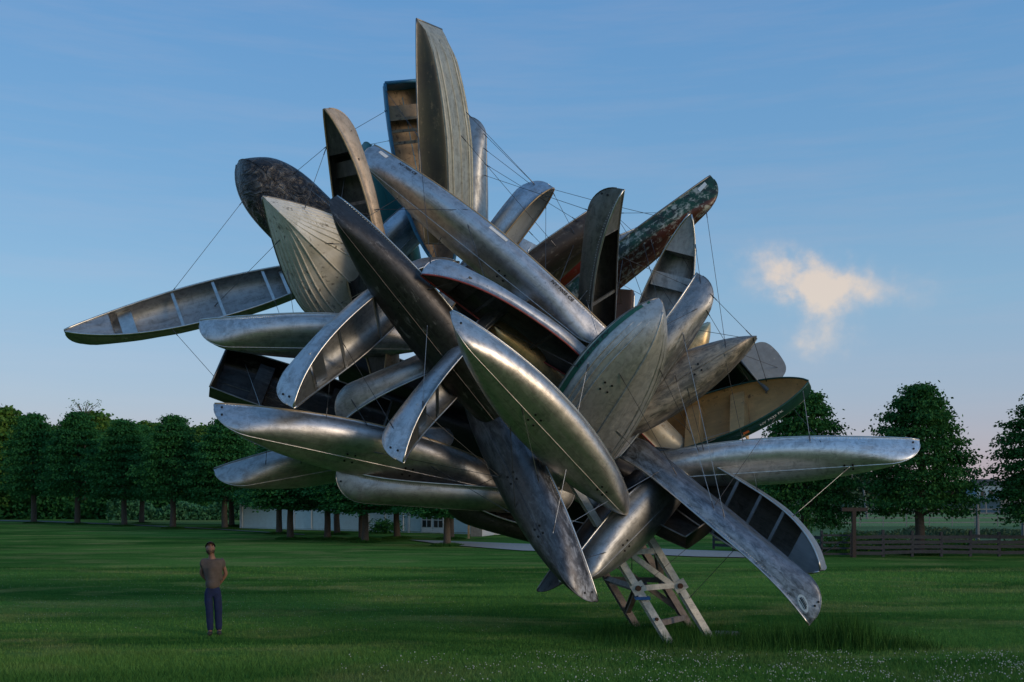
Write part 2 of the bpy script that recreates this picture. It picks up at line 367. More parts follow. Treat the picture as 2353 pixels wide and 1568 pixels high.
BOATS = {}
def boat(key, kind, A, DA, Bp, DB, beam, depth, roll, hullmat, label, inmat=None, rim=None, flip=False, interior=False, he=None, full=1.0,
         keel=True, strakes=0, thw=(.33, .5, .67), seats=(.2, .8), bolt_v=None, rim_r=.017, rake=0, sidemat=None, sv=None, decks=True, deckmat=None, bow_w=.62, rocker=.32, wall=.012, thw_sq=False, cat=None):
    a3, b3 = at(*A, DA), at(*Bp, DB); L = (b3 - a3).length; ax = (b3 - a3).normalized(); c = (a3 + b3) / 2
    toc = Vector((0, 0, CAM_H)) - c; e2 = (toc - ax * toc.dot(ax)).normalized(); e1 = e2.cross(ax)
    r = math.radians(roll); u = e2 * math.cos(r) + e1 * math.sin(r); y = u.cross(ax)
    M = Matrix((ax, y, u)).transposed().to_4x4(); M.translation = c
    nm = {'canoe': 'canoe', 'row': 'rowing_boat', 'jon': 'flat_bottomed_boat'}[kind]
    root = empty(nm, mat=M); tag(root, label, cat or {'canoe': 'canoe', 'row': 'rowing boat', 'jon': 'boat'}[kind], 'boats bundled in the sculpture')
    h = Hull(kind, L, beam, depth, flip, he, bow_w, rocker, full, seed=len(BOATS) + 1); h.rake = rake; h.root = root; h.M = M; h.len = L; BOATS[key] = h
    rim = rim or RIM; hm = hullmat; im = inmat or hullmat
    hull_mesh(h, [hm, im] + ([sidemat] if sidemat else []), root, wall)
    for s in (-1, 1):
        pts = [h.S(.002 + .996 * i / 44, s) for i in range(45)]
        MB().tube(pts, rim_r, 6).build('gunwale', rim, root, True)
    if keel:
        q0, q1 = (.0, 1.0) if kind == 'canoe' else ((.02, .985) if not flip else (.015, .98))
        st = [x for x in h.stations() if q0 <= x <= q1]
        MB().tube([h.S(x, 0) for x in st], .010 if kind == 'canoe' else .016, 6).build('keel_strip', hm, root, True)
    if strakes:
        for k in range(strakes):
            for s in (-1, 1):
                v = (sv[0] + (sv[1] - sv[0]) * k / max(1, strakes - 1)) if sv else (.30 + .30 * k / max(1, strakes - 1)) if kind == 'row' else (.06 + .30 * k / max(1, strakes - 1))
                q0, q1 = (.0, .965 if sv else .93 - .02 * k) if kind == 'row' else (.01, .99)
                if flip: q0, q1 = 1 - q1, 1 - q0
                surf_tube(h, 'strake', s * v, q0, q1, .019 if kind == 'row' else .030, hm, root)
    # end plates
    def plate(q, name):
        vl = vlist(kind); P = [h.S(q, v) for v in vl]; d = .022 * (1 if q < .5 else -1); n = len(P)
        V = P + [p + Vector((d, 0, 0)) for p in P]; dd = .004 * (-1 if q < .5 else 1)
        for p in V: p.x += dd
        Fc = [tuple(range(n)), tuple(range(2 * n - 1, n - 1, -1))] + [(i, i + n, (i + 1) % n + n, (i + 1) % n) for i in range(n)]
        mesh(name, V, Fc, hm, root)
        a_, b_ = h.S(q, -1), h.S(q, 1); MB().tube([a_, b_], rim_r * 1.1, 6).build('transom_cap', rim, root, True)
    if kind == 'row': plate(1.0 if flip else 0.0, 'transom')
    if kind == 'jon': plate(0.0, 'transom'); plate(1.0, 'transom')
    if interior:
        zt = .025
        def crossbar(q, width, thick, name, mat, drop=.03):
            w = abs(h.S(q, 1).y) - .012; z = h.S(q, 1).z - drop
            return MB().box(((q - .5) * L, 0, z), (width, 2 * w, thick)).build(name, mat, root)
        for q in thw: crossbar(q, .055, .03, 'thwart', deckmat or rim)
        for q in seats:
            if kind == 'canoe': crossbar(q, .26, .03, 'seat', deckmat or rim, .12)
            else:
                sb = MB(); w = abs(h.S(q, .80).y) - .01; z = h.S(q, 1).z - .17 * depth / .5
                sb.box(((q - .5) * L, 0, z), (.28, 2 * w, .03)); sb.box(((q - .5) * L + .13, 0, z - .12), (.02, 2 * w * .94, .22)); sb.build('seat', deckmat or im, root)
        if kind == 'canoe' and decks:
            for s in (0, 1):
                qs = [(.005 + .145 * i / 8) for i in range(9)]; qs = [1 - x for x in qs] if s else qs
                V = []; Fc = []
                for x in qs: V += [h.S(x, -1) - Vector((0, 0, .004)), h.S(x, 1) - Vector((0, 0, .004))]
                n0 = len(V); V += [v - Vector((0, 0, .006)) for v in V]
                for i in range(8): Fc += [(2 * i, 2 * i + 1, 2 * i + 3, 2 * i + 2), (n0 + 2 * i, n0 + 2 * i + 2, n0 + 2 * i + 3, n0 + 2 * i + 1)]
                mesh('deck', V, Fc, deckmat or im, root)
                x = qs[-1]; vl = vlist(kind); P = [h.S(x, v) * 1.0 for v in vl]
                for p in P: p.y *= .97; p.z += .006
                mesh('bulkhead', P, [tuple(range(len(P)))], deckmat or im, root)
    if bolt_v is not None:
        for q, v in bolt_v:
            bolts(h, [(q - .07 / L, v - .045), (q + .07 / L, v - .045), (q - .07 / L, v + .045), (q + .07 / L, v + .045)], root)
    return h

# hull finishes
A_BRIGHT = alu((.78, .78, .77), .10, rough=.32)
A_MAIN = alu((.64, .60, .565), .05, rough=.30, dent=.10)
A_SILK = alu((.56, .545, .54), .12, rough=.32, dent=.14)
A_MID = alu((.40, .40, .39), .40, rough=.36)
A_DULL = alu((.36, .35, .33), .35, rough=.40)
A_DARK = alu((.085, .080, .078), .40, (.035, .032, .032), .14, (.40, .38, .36), rough=.36)
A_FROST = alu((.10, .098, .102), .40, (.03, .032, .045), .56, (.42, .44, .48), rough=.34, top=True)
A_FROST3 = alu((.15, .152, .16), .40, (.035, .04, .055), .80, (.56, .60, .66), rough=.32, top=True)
A_FROST2 = alu((.30, .30, .30), .30, (.05, .05, .06), .50, (.56, .56, .56), rough=.36)
A_RUST = alu((.22, .195, .175), .35, (.09, .075, .065), .70, (.58, .50, .41), rough=.38)
A_TAN = alu((.60, .46, .33), .18, (.16, .12, .09), .45, (.70, .56, .42), rough=.45, metal=.8)
A_OLIVE = alu((.17, .165, .14), .25, (.06, .06, .05), rough=.45)
P_OLIVE = paint('olive_side_shade', (.045, .045, .026), (.03, .03, .02), .3, (.12, .10, .06), .5)  # shade of the left-facing side put into the dark olive colour
A_GOLD_LIGHT = alu((.72, .54, .30), .10, rough=.36)  # warm light on plain aluminium put into the hull colour
A_BLUE = alu((.50, .54, .58), .10, rough=.30, dent=.12)
A_JON = alu((.42, .42, .36), .20, (.13, .12, .09), .30, (.55, .50, .42), rough=.50, metal=.75)
A_ROW = alu((.52, .51, .48), .12, (.2, .19, .17), .25, (.60, .58, .53), rough=.40, metal=.85)
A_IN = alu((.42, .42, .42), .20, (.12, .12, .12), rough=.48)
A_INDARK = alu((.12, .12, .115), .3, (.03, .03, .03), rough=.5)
P_BLACK = paint('black_paint_hull', (.020, .021, .024), (.038, .038, .042), .32, (.14, .14, .14), .30, .35, 3.0, bumpy=.9)
t = NT('crumpled_glint_black_hull'); v = t.vec(); vs = t.vec(scale=(.8, 6, 6)); w_ = t.noise(v, 3.4, 5, .6, 2.2); s2_ = t.noise(vs, 2.0, 4, .6); m_ = t.noise(v, 11, 6, .7)
t.set('Base Color', t.mix(t.rng(w_, .48, .66), t.mix(t.rng(s2_, .45, .6), (.016, .017, .020), (.040, .040, .043)), (.12, .12, .12))); t.set('Metallic', .5); t.set('Roughness', t.rng(m_, .3, .7, .22, .40))  # paler patches put the reflections of the crumpled sheet into colour
t.set('Normal', t.bump(s2_, .25, .01, t.bump(w_, .85, .09))); P_BLACK = t.m
P_WHITE = paint('white_paint_hull', (.82, .80, .73), (.70, .67, .58), .30, (.13, .11, .08), .42, 0, 1.6)
P_PALE = paint('sky_reflection_inside', (.62, .67, .72), None, .1, (.4, .42, .45), .3, .3)  # bright sky reflection put into the inside colour of the tilted canoe
P_TEAL = paint('teal_paint_hull', (.01, .135, .13), None, .2, (.05, .2, .19), .45)
P_BLUE = paint('blue_paint_hull', (.05, .25, .44), (.04, .19, .34), .35, (.12, .16, .2), .5)
P_TANIN = paint('tan_paint_interior', (.72, .45, .20), (.62, .39, .18), .22, (.12, .085, .06), .65, 0, 2.5)
P_TANIN2 = paint('tan_grey_paint_interior', (.40, .29, .185), (.28, .21, .145), .40, (.06, .05, .045), .65, 0, 2.2)
P_CAMO = paint('camouflage_paint_hull', (.012, .062, .034), (.018, .024, .018), .50, (.40, .43, .38), .36, .2, 4.5, zsplit=-.10, lowcol=(.075, .024, .015))
P_GREEN = paint('dark_green_paint_hull', (.008, .045, .035), None, .15, (.3, .3, .27), .40)
P_GREENW = paint('green_over_white_hull', (.008, .045, .035), None, .12, (.2, .22, .2), .40, 0, 2.0, zsplit=-.015, lowcol=(.62, .62, .58))
P_BROWN = paint('brown_stained_hull', (.12, .085, .06), (.07, .05, .04), .35, (.22, .18, .14), .5, .4, 2.4, zsplit=.06, lowcol=(.085, .06, .045))
P_REDBLUE = paint('red_and_blue_hull', (.13, .20, .30), None, .2, (.2, .2, .2), .45, .2, 2, zsplit=.04, lowcol=(.13, .018, .016))
P_GREYBLUE = paint('grey_blue_hull', (.20, .235, .27), (.17, .20, .235), .15, (.3, .3, .3), .5, .1)
P_CREAM = paint('cream_worn_hull', (.55, .48, .35), (.48, .40, .28), .3, (.3, .2, .1), .42, .3)
P_COREDARK = paint('black_worn_core_shade_hull', (.014, .013, .013), (.02, .018, .018), .25, (.07, .06, .055), .5, .3)  # on the filler hulls this black stands in for the core's shade
P_RUSTDARK = paint('dark_rusty_hull', (.045, .03, .03), (.03, .02, .02), .3, (.12, .06, .05), .6, .2)

boat('left_open', 'canoe', (160, 790), 18.5, (800, 622), 20.0, .95, .36, 40, A_DULL, 'long open canoe reaching far out to the left above the tree tops',
     inmat=A_IN, rim=RIM, interior=True, thw=(.375, .52, .70), seats=(.20, .78), rim_r=.02)
boat('black', 'canoe', (556, 358), 19.6, (890, 690), 20.8, 1.5, .50, -156, P_BLACK, 'black hull turned bottom out behind the white boat, upper left of the pile', rim=RIM_DARK, full=1.9, he=.72, bolt_v=[(.28, .0)])
boat('white', 'row', (888, 738), 20.4, (640, 486), 17.0, 1.95, .62, 178, P_WHITE, 'weathered white lapstrake boat with its pointed bow towards the viewer', rim=RIM_DARK, strakes=7, sv=(.12, .88), he=.86, full=.6)
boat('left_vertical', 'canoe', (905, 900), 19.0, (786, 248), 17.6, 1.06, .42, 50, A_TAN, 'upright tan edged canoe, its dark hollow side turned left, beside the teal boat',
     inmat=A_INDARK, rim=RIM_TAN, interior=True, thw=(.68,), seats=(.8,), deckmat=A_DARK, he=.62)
boat('teal', 'canoe', (960, 800), 21.4, (846, 318), 21.0, 1.2, .45, 158, P_TEAL, 'teal boat mostly hidden behind the upright tan edged canoe', rim=RIM_GREEN)
boat('big_diag', 'canoe', (826, 352), 18.5, (1385, 800), 17.6, .98, .38, 136, A_SILK, 'long smooth silver canoe slanting across the top with a tan edge trim and black number', rim=RIM_TAN, bolt_v=[(.62, 0.0)])
boat('top_jon', 'jon', (1036, 560), 19.6, (1022, 52), 18.7, 1.25, .56, 118, A_JON, 'ribbed flat bottomed boat standing upright as the topmost of the pile', rim=RIM_DARK, strakes=2, keel=True, bow_w=.78, rocker=.46, rake=.2, sidemat=P_OLIVE)
boat('blue_top', 'row', (1015, 640), 20.6, (926, 198), 20.2, 1.10, .42, -18, P_BLUE, 'upright blue boat with a worn tan inside and broken bench near the top',
     inmat=P_TANIN2, rim=P_BLUE, rim_r=.034, flip=True, interior=True, thw=(.7, .76, .82), seats=(.86,), deckmat=P_TANIN2)
boat('back_vertical', 'canoe', (1098, 800), 21.2, (1098, 266), 21.0, .9, .38, 106, A_MID, 'narrow upright aluminium canoe just right of the ribbed topmost boat', rim=RIM)
boat('blue_silver', 'canoe', (975, 775), 20.6, (1244, 412), 20.2, 1.0, .52, -70, A_BLUE, 'sky reflecting silver canoe tilted up right with a flat wide end', rim=RIM_TAN, inmat=P_PALE, he=.60, full=2.6)
boat('pale_end', 'jon', (1080, 850), 22.6, (1222, 560), 22.4, .66, .3, 180, A_BLUE, 'pale blue square ended boat peeping out beyond the tilted sky reflecting canoe', keel=True, strakes=0, bow_w=.95, rocker=.1)
boat('brown', 'canoe', (1040, 790), 20.8, (1432, 478), 20.2, 1.0, .42, 132, P_BROWN, 'brown stained canoe slanting up right behind the dark upright canoe', rim=RIM)
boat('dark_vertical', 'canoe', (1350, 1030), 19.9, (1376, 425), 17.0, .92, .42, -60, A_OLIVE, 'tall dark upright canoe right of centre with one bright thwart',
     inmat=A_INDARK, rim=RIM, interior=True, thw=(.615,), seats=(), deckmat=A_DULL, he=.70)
boat('camo', 'canoe', (1200, 800), 19.6, (1658, 432), 18.6, .86, .42, 126, P_CAMO, 'camouflage green and rust red canoe pointing up to the right', rim=RIM_DARK, he=.58)
boat('red_blue', 'canoe', (1090, 720), 21.8, (1512, 545), 21.4, .9, .38, 118, P_REDBLUE, 'blue and red hull seen as a sliver behind the camouflage canoe', rim=RIM)
boat('up_right', 'canoe', (1420, 1060), 18.6, (1592, 505), 18.2, 1.0, .38, 10, A_MID, 'open grey canoe standing on end with its deck pointing up, under the camouflage canoe',
     inmat=A_IN, rim=RIM, interior=True, thw=(), seats=(.74,), deckmat=A_IN)
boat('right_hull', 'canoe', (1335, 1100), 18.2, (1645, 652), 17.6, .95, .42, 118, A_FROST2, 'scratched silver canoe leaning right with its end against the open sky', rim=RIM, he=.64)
boat('row_ny', 'row', (1270, 1118), 18.5, (1533, 716), 16.5, 1.66, .56, 148, A_ROW, 'ribbed aluminium rowing boat bottom out with a green band and black number', rim=RIM_DARK, strakes=3, he=.72, bolt_v=[(.60, -.12)])
boat('rusty', 'canoe', (1270, 1048), 18.6, (1738, 770), 17.6, .98, .38, 186, A_RUST, 'blotchy canoe with a rust tinted lower half, its sharp tip at far right', rim=RIM_DARK, bolt_v=[(.72, 0.0)])
boat('grey_end', 'row', (1672, 905), 21.8, (1760, 834), 18.9, 1.08, .62, 0, P_GREYBLUE, 'grey blue boat end with rounded corner hanging upturned over the tan rowing boat', inmat=A_INDARK, rim=P_GREYBLUE, flip=True, interior=True, thw=(), seats=(.7,))
boat('main', 'canoe', (1036, 745), 14.9, (1452, 1192), 17.4, 1.04, .40, 160, A_MAIN, 'smooth bright silver canoe nearest the viewer, bottom out, in the middle', rim=RIM, bolt_v=[(.42, 0.0), (.8, -.02)])
boat('long_dark', 'canoe', (750, 464), 16.2, (1215, 1050), 17.6, 1.02, .40, 154, A_DARK, 'long dark weathered canoe running from upper left behind the front canoe', rim=RIM, bolt_v=[(.36, 0.0), (.62, 0.02)])
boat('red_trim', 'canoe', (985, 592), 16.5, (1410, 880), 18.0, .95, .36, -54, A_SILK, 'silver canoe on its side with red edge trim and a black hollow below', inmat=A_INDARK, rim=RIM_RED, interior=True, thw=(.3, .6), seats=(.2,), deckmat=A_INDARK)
boat('low_right', 'canoe', (1325, 1345), 16.6, (1610, 1060), 18.9, .95, .38, 140, A_MID, 'silver canoe above the steel legs with its end down left', rim=RIM, bolt_v=[(.3, 0.0)])
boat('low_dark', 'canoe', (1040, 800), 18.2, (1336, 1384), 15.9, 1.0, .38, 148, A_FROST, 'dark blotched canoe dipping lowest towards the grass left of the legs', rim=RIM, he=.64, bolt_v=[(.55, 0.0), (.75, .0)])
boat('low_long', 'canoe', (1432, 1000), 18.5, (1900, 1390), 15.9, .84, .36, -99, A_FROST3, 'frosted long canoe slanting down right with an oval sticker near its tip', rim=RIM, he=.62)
boat('right_flat', 'canoe', (1420, 1092), 19.0, (2116, 1046), 17.1, .95, .38, 140, A_BRIGHT, 'bright silver canoe sticking out level to the far right before the trees', rim=RIM, bolt_v=[(.78, 0.02)])
boat('tan_row', 'row', (1440, 1040), 20.0, (1874, 910), 18.2, 1.36, .50, 50, P_GREENW, 'dark green rowing boat open to the viewer with tan inside and two benches', inmat=P_TANIN, rim=RIM_GREEN, interior=True, thw=(), seats=(.38, .62), deckmat=P_TANIN, he=.62)
boat('thwart_dark', 'canoe', (1480, 1040), 19.4, (1908, 1308), 17.0, 1.16, .48, -16, P_GREYBLUE, 'dark open boat with three pale cross bars hanging at lower right', inmat=A_INDARK, rim=RIM, interior=True, thw=(.5, .62, .74), seats=(), he=.66, full=1.5, deckmat=P_GREYBLUE)
boat('box', 'jon', (1345, 1085), 19.6, (1606, 1236), 18.0, .95, .42, 46, P_COREDARK, 'small black square ended boat hanging right above the steel legs', inmat=A_INDARK, rim=RIM_DARK, interior=True, thw=(), seats=(), bow_w=.9, rocker=.12, keel=False)
boat('left_silver', 'canoe', (457, 778), 17.6, (1010, 786), 18.6, 1.0, .40, 132, A_SILK, 'silver canoe poking out left just below the long open canoe', rim=RIM)
boat('left_diag', 'canoe', (625, 913), 15.9, (1010, 585), 18.2, .98, .40, -48, A_SILK, 'silver canoe end pointing down left, hollow side towards the lower right, the larger', inmat=A_MID, rim=RIM, he=.66, interior=True, thw=(.34, .55), seats=(.22,))
boat('left_jon', 'jon', (500, 860), 18.6, (880, 985), 19.2, 1.15, .45, 38, A_OLIVE, 'dark square ended boat with open inside on the left above the lowest long canoe', inmat=A_DARK, rim=RIM_DARK, interior=True, thw=(), seats=(.25, .7), bow_w=.85, rocker=.15)
boat('short_left', 'canoe', (760, 927), 17.2, (1190, 745), 18.4, .92, .37, -90, A_DULL, 'dull canoe with blunt rounded end lying behind the small down pointing silver end', inmat=A_INDARK, rim=RIM)
boat('left_diag_small', 'canoe', (870, 1036), 15.8, (1215, 660), 18.4, .92, .38, -62, A_SILK, 'silver canoe end pointing down left in front of the long lower canoe, the smaller', inmat=A_MID, rim=RIM, he=.66, interior=True, thw=(.3,), seats=(.22,))
boat('left_big', 'canoe', (493, 968), 16.0, (1165, 1116), 18.6, 1.06, .42, 143, A_SILK, 'long silver canoe lying nearly level at lower left with a thin tan edge', rim=RIM_TAN, bolt_v=[(.42, 0.0), (.62, .02)])
boat('left_tip', 'canoe', (502, 1112), 17.2, (1050, 1015), 18.9, .95, .38, 140, A_MID, 'shiny canoe tip poking out left below the long level canoe', rim=RIM_DARK)
boat('low_profile', 'canoe', (770, 1128), 17.4, (1320, 1165), 18.4, .9, .38, 97, A_MID, 'canoe lying on the underside of the pile, its round silver end at left', rim=RIM)
boat('low_open', 'canoe', (1016, 1166), 18.2, (1410, 1262), 18.8, .92, .40, 70, A_DARK, 'dark canoe end under the pile left of the lowest dark canoe', inmat=A_INDARK, rim=RIM, interior=True, thw=(.3,), seats=())
boat('golden', 'canoe', (1120, 732), 17.3, (1390, 1060), 19.2, .85, .36, 172, A_GOLD_LIGHT, 'canoe end coloured by warm gold light deep in the middle of the pile', rim=RIM_DARK, keel=False)
boat('cream', 'canoe', (1330, 800), 19.5, (1612, 1085), 19.3, .9, .40, -104, P_CREAM, 'cream worn canoe side showing between ribbed rowing boat and tan rowing boat', rim=RIM_RED)
boat('crumpled', 'jon', (1405, 960), 19.6, (1430, 668), 19.6, .55, .3, 178, P_RUSTDARK, 'short dark rusty boat end behind the tall dark upright canoe', keel=False, bow_w=.9, rocker=.05)
boat('deep_blue', 'canoe', (760, 705), 20.4, (1066, 412), 21.0, .95, .38, 136, A_BLUE, 'dim blue canoe between the two long diagonal canoes at upper left', rim=RIM_DARK)
boat('gold_nub', 'canoe', (1470, 985), 19.8, (1636, 738), 19.6, .7, .36, 176, A_GOLD_LIGHT, 'rounded gold lit canoe end peeping out right of the scratched leaning canoe', rim=RIM_DARK, keel=False)
boat('low_hidden', 'canoe', (1262, 1362), 17.4, (1560, 1010), 19.4, .6, .34, 150, A_DARK, 'small dark canoe tip behind the lowest dark canoe', rim=RIM_DARK)
boat('core_one', 'jon', (790, 840), 20.0, (1210, 1010), 19.6, 1.2, .5, 120, P_COREDARK, 'black flat filler hull added deep in the pile behind the small down pointing canoe end', keel=False)  # filler hull, added to block light through the core of the pile
boat('core_two', 'jon', (1180, 1000), 18.8, (1560, 1190), 19.4, 1.25, .5, 140, P_COREDARK, 'black flat filler hull added deep in the pile above the steel legs', keel=False)  # another added filler, keeps the core above the legs dark
boat('core_three', 'jon', (1060, 640), 20.2, (1360, 980), 19.9, 1.1, .5, 150, P_COREDARK, 'black flat filler hull added deep in the pile under the red trimmed canoe', keel=False)  # added filler, blocks light under the red trimmed canoe
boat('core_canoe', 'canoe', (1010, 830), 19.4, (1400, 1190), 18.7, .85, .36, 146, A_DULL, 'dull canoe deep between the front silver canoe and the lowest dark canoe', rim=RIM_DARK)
boat('core_five', 'jon', (1180, 1050), 19.9, (1450, 1225), 19.2, .95, .42, 150, P_COREDARK, 'black flat filler hull added deep in the pile between the two lowest silver canoes', keel=False)  # added filler, closes a light gap between the lowest canoes
boat('core_four', 'jon', (850, 925), 20.2, (1210, 1075), 19.2, 1.0, .45, 150, P_COREDARK, 'black flat filler hull added deep in the pile above the long level left canoe', keel=False)  # added filler, covers the bright sky gap above the level canoe
for k_, h_ in BOATS.items(): print('BOAT %-16s L=%.2f' % (k_, h_.len))

# ------------------------------------------------------------------ marks on the boats
b = BOATS['row_ny']; sd_ = 1 if (b.M @ b.S(.6, .9)).x < (b.M @ b.S(.6, -.9)).x else -1
surf_patch(b, 'stripe', .08, .975, sd_ * .82, sd_ * .975, .004, paint('green_band_paint', (.014, .12, .07), None, .15, (.3, .3, .3), .45), b.root)
surf_text(b, 'registration_number', 'NY 4796 FV', .70, sd_ * .90, .16, BLACK_PRINT, b.root, qd=1, vd=sd_, off=.008, girth=1.35)
b = BOATS['big_diag']; sd_ = 1 if (b.M @ b.S(.6, .9)).z > (b.M @ b.S(.6, -.9)).z else -1
surf_text(b, 'registration_number', 'NY 7005 CE', .80, sd_ * .90, .10, BLACK_PRINT, b.root, qd=1, vd=sd_, off=.006, girth=.75)
surf_text(b, 'registration_number', 'NY 7005 CE', .17, sd_ * .90, .085, BLACK_PRINT, b.root, qd=1, vd=sd_, off=.006, girth=.75)
surf_patch(b, 'sticker', .505, .575, sd_ * .86, sd_ * .95, .005, WHITE_PRINT, b.root, 6, 2)
surf_patch(b, 'sticker', .045, .085, sd_ * .80, sd_ * .90, .005, WHITE_PRINT, b.root, 6, 2)
b = BOATS['tan_row']; sd_ = 1 if (b.M @ b.S(.6, .9)).z < (b.M @ b.S(.6, -.9)).z else -1
surf_text(b, 'registration_number', 'NY 7532 FK', .80, sd_ * .86, .09, WHITE_PRINT, b.root, qd=1, vd=sd_, off=.006, girth=.75)
surf_patch(b, 'sticker', .655, .685, sd_ * .83, sd_ * .92, .006, simple('print_orange', (.55, .13, .03), .6, 0, .1), b.root, 4, 2)
b = BOATS['low_long']; sd_ = 1 if (b.M @ b.S(.6, .9)).y < (b.M @ b.S(.6, -.9)).y else -1
stk = simple('sticker_pale_blue', (.55, .62, .64), .5, 0, .1)
surf_disc(b, 'sticker', .945, sd_ * .80, .13, .085, .005, stk, b.root, girth=.75)
for k_, (a_, b_, w_) in enumerate(((-.075, .075, .020), (-.09, .09, .034), (-.08, .08, .026), (-.06, .06, .014))):
    v_ = sd_ * (.80 + .055 - .036 * k_)
    surf_patch(b, 'print', .945 + a_ / b.len, .945 + b_ / b.len, v_, v_ - sd_ * w_ * .8, .009, BLACK_PRINT, b.root, 4, 1)
b = BOATS['red_trim']; sd_ = 1 if (b.M @ b.S(.6, .9)).z < (b.M @ b.S(.6, -.9)).z else -1
b = BOATS['camo']; sd_ = 1 if (b.M @ b.S(.6, .9)).z > (b.M @ b.S(.6, -.9)).z else -1
surf_patch(b, 'sticker', .925, .965, sd_ * .78, sd_ * .90, .005, stk, b.root, 5, 2)
# two dark bolts at the tips that show them
for key_, q_, vs_ in (('left_diag', .025, (.5, .75)), ('left_diag_small', .025, (.5, .75)), ('low_long', .975, (.3, .5)), ('dark_vertical', .975, (.35, .6)),
                      ('low_profile', .02, (.55, .9)), ('main', .03, (.6,)), ('right_flat', .98, (.5, .8)), ('low_dark', .975, (.5, .8)), ('left_big', .02, (.5, .8))):
    h_ = BOATS[key_]; s_ = min((-1, 1), key=lambda s__: ((h_.M @ h_.S(q_, s__ * .6)) - Vector((0, 0, CAM_H))).length)
    bolts(h_, [(q_, s_ * v__) for v__ in vs_], h_.root)

def rivets(key, q0, q1, n, v, r=.008):
    h = BOATS[key]; mb = MB()
    for i in range(n):
        q = q0 + (q1 - q0) * i / (n - 1)
        for vv in ((v, -v) if abs(v) < 1 else (v,)):
            p = h.S(q, vv, .001); a = h.S(q + .004, vv) - p; b_ = h.S(q, min(1, vv + .03)) - h.S(q, max(-1, vv - .03)); nn = a.cross(b_).normalized()
            if nn.dot(h.S(q, vv, .02) - p) < 0: nn = -nn
            x = a.normalized(); y = nn.cross(x); mb.add([p + x * r, p + y * r, p - x * r, p - y * r, p + nn * r * .7], [(0, 1, 4), (1, 2, 4), (2, 3, 4), (3, 0, 4)])
    tag(mb.build('rivets', RIM, h.root), kind='stuff')
for k_ in ('low_dark', 'left_diag', 'left_diag_small', 'low_long', 'main', 'left_big', 'big_diag', 'right_flat', 'red_trim', 'low_profile', 'left_silver', 'long_dark', 'dark_vertical', 'right_hull'):
    rivets(k_, .03, .97, 110, .955)

# ------------------------------------------------------------------ steel legs
STEEL = alu((.66, .62, .54), .12, (.16, .12, .09), .50, (.72, .66, .54), rough=.55, metal=.15)
STEEL_D = alu((.20, .17, .155), .25, (.06, .05, .045), .25, (.30, .25, .21), rough=.6, metal=.3)
RUST = simple('rusted_bolt', (.10, .045, .025), .8, .2, .4, 20)
BLUE_TAPE = simple('blue_strap', (.02, .10, .28), .6, 0, .2)
mast = empty('steel_mast', (3.1, 18.9, 0)); tag(mast, 'slanting pale steel legs with cross braces carrying the bundle of boats', 'mast')
bpy.context.view_layer.update()
def mast_l(p): return Vector(p) - Vector((3.1, 18.9, 0))
legs = {'A': (1545, 17.85), 'B': (1637, 18.5), 'C': (1468, 20.1), 'D': (1592, 19.9)}
slope = Vector((-.545, .02, 1.0))                 # all four lean the same way
slope.x = -.60
FEET = {}
for k, (px, D) in legs.items(): FEET[k] = Vector((gx(px, D), D, -.08))
def legp(k, z): return FEET[k] + slope * (z + .08)
def ibeam(a, b, w, t, mat, name, up=(0, -1, .0)):
    mb = MB(); a, b = mast_l(a), mast_l(b); d = (b - a).normalized(); n = Vector(up); n = (n - d * n.dot(d)).normalized()
    mb.beam(a + n * w / 2, b + n * w / 2, w, t, n); mb.beam(a - n * w / 2, b - n * w / 2, w, t, n); mb.beam(a, b, t, w - t - .004, n)
    return mb.build(name, mat, mast)
for k in 'ABCD':
    ibeam(FEET[k], legp(k, 5.4), .128, .024, STEEL if k in 'AB' else STEEL_D, 'leg', (.25, -1, .1))
for a, za, c, zc, m in (('A', .98, 'B', .98, STEEL), ('A', 1.95, 'B', .85, STEEL), ('C', .95, 'A', .98, STEEL_D), ('B', .98, 'D', .9, STEEL_D), ('C', 1.7, 'D', .35, STEEL_D), ('C', .95, 'D', .95, STEEL_D),
                        ('A', 2.0, 'B', 2.15, STEEL), ('C', 2.9, 'D', 1.7, STEEL_D), ('A', .35, 'D', .2, STEEL_D), ('A', 1.62, 'B', 1.62, STEEL), ('C', 1.9, 'A', 1.95, STEEL_D), ('B', 1.62, 'D', .95, STEEL_D), ('C', .3, 'A', .98, STEEL_D)):
    ibeam(legp(a, za) + Vector((0, .05, 0)), legp(c, zc) + Vector((0, .05, 0)), .10, .02, m, 'brace', (0, -1, .1))
for k, z in (('A', 1.0), ('B', .98), ('A', .45), ('B', 2.3), ('B', 2.1)):
    p = mast_l(legp(k, z)); MB().tube([p + Vector((.02, -.09, 0)), p + Vector((.03, -.135, 0))], .05 if z in (1.0, .98) else .03, 10).build('bolt', RUST, mast)
for k, z in (('A', 1.0), ('B', .98), ('B', 2.18)):
    p = mast_l(legp(k, z)); MB().box(p + Vector((.03, -.085, .0)), (.24, .012, .20), Matrix.Rotation(math.radians(-31), 3, 'Y')).build('gusset_plate', STEEL, mast)
p = mast_l(legp('A', .82)); MB().box(p + Vector((.0, -.02, 0)), (.26, .24, .05)).build('strap', BLUE_TAPE, mast)
pad = MB().box(Vector((0, 0, 0)), (1, 1, 1))
fo = bpy.data.meshes.new('footing')
def slab(name, c, sx, sy, h, mat, parent=None):
    mb = MB(); n = 14; V = []
    for k in range(n):
        a = 2 * math.pi * k / n; r = 1 + .12 * math.sin(3 * a + 1); V.append((c[0] + sx * r * math.cos(a), c[1] + sy * r * math.sin(a)))
    P = [(x, y, -.05) for x, y in V] + [(c[0] + (x - c[0]) * .9, c[1] + (y - c[1]) * .9, h) for x, y in V]
    F_ = [tuple(range(n, 2 * n))] + [(k, (k + 1) % n, (k + 1) % n + n, k + n) for k in range(n)]
    return mesh(name, P, F_, mat, parent)
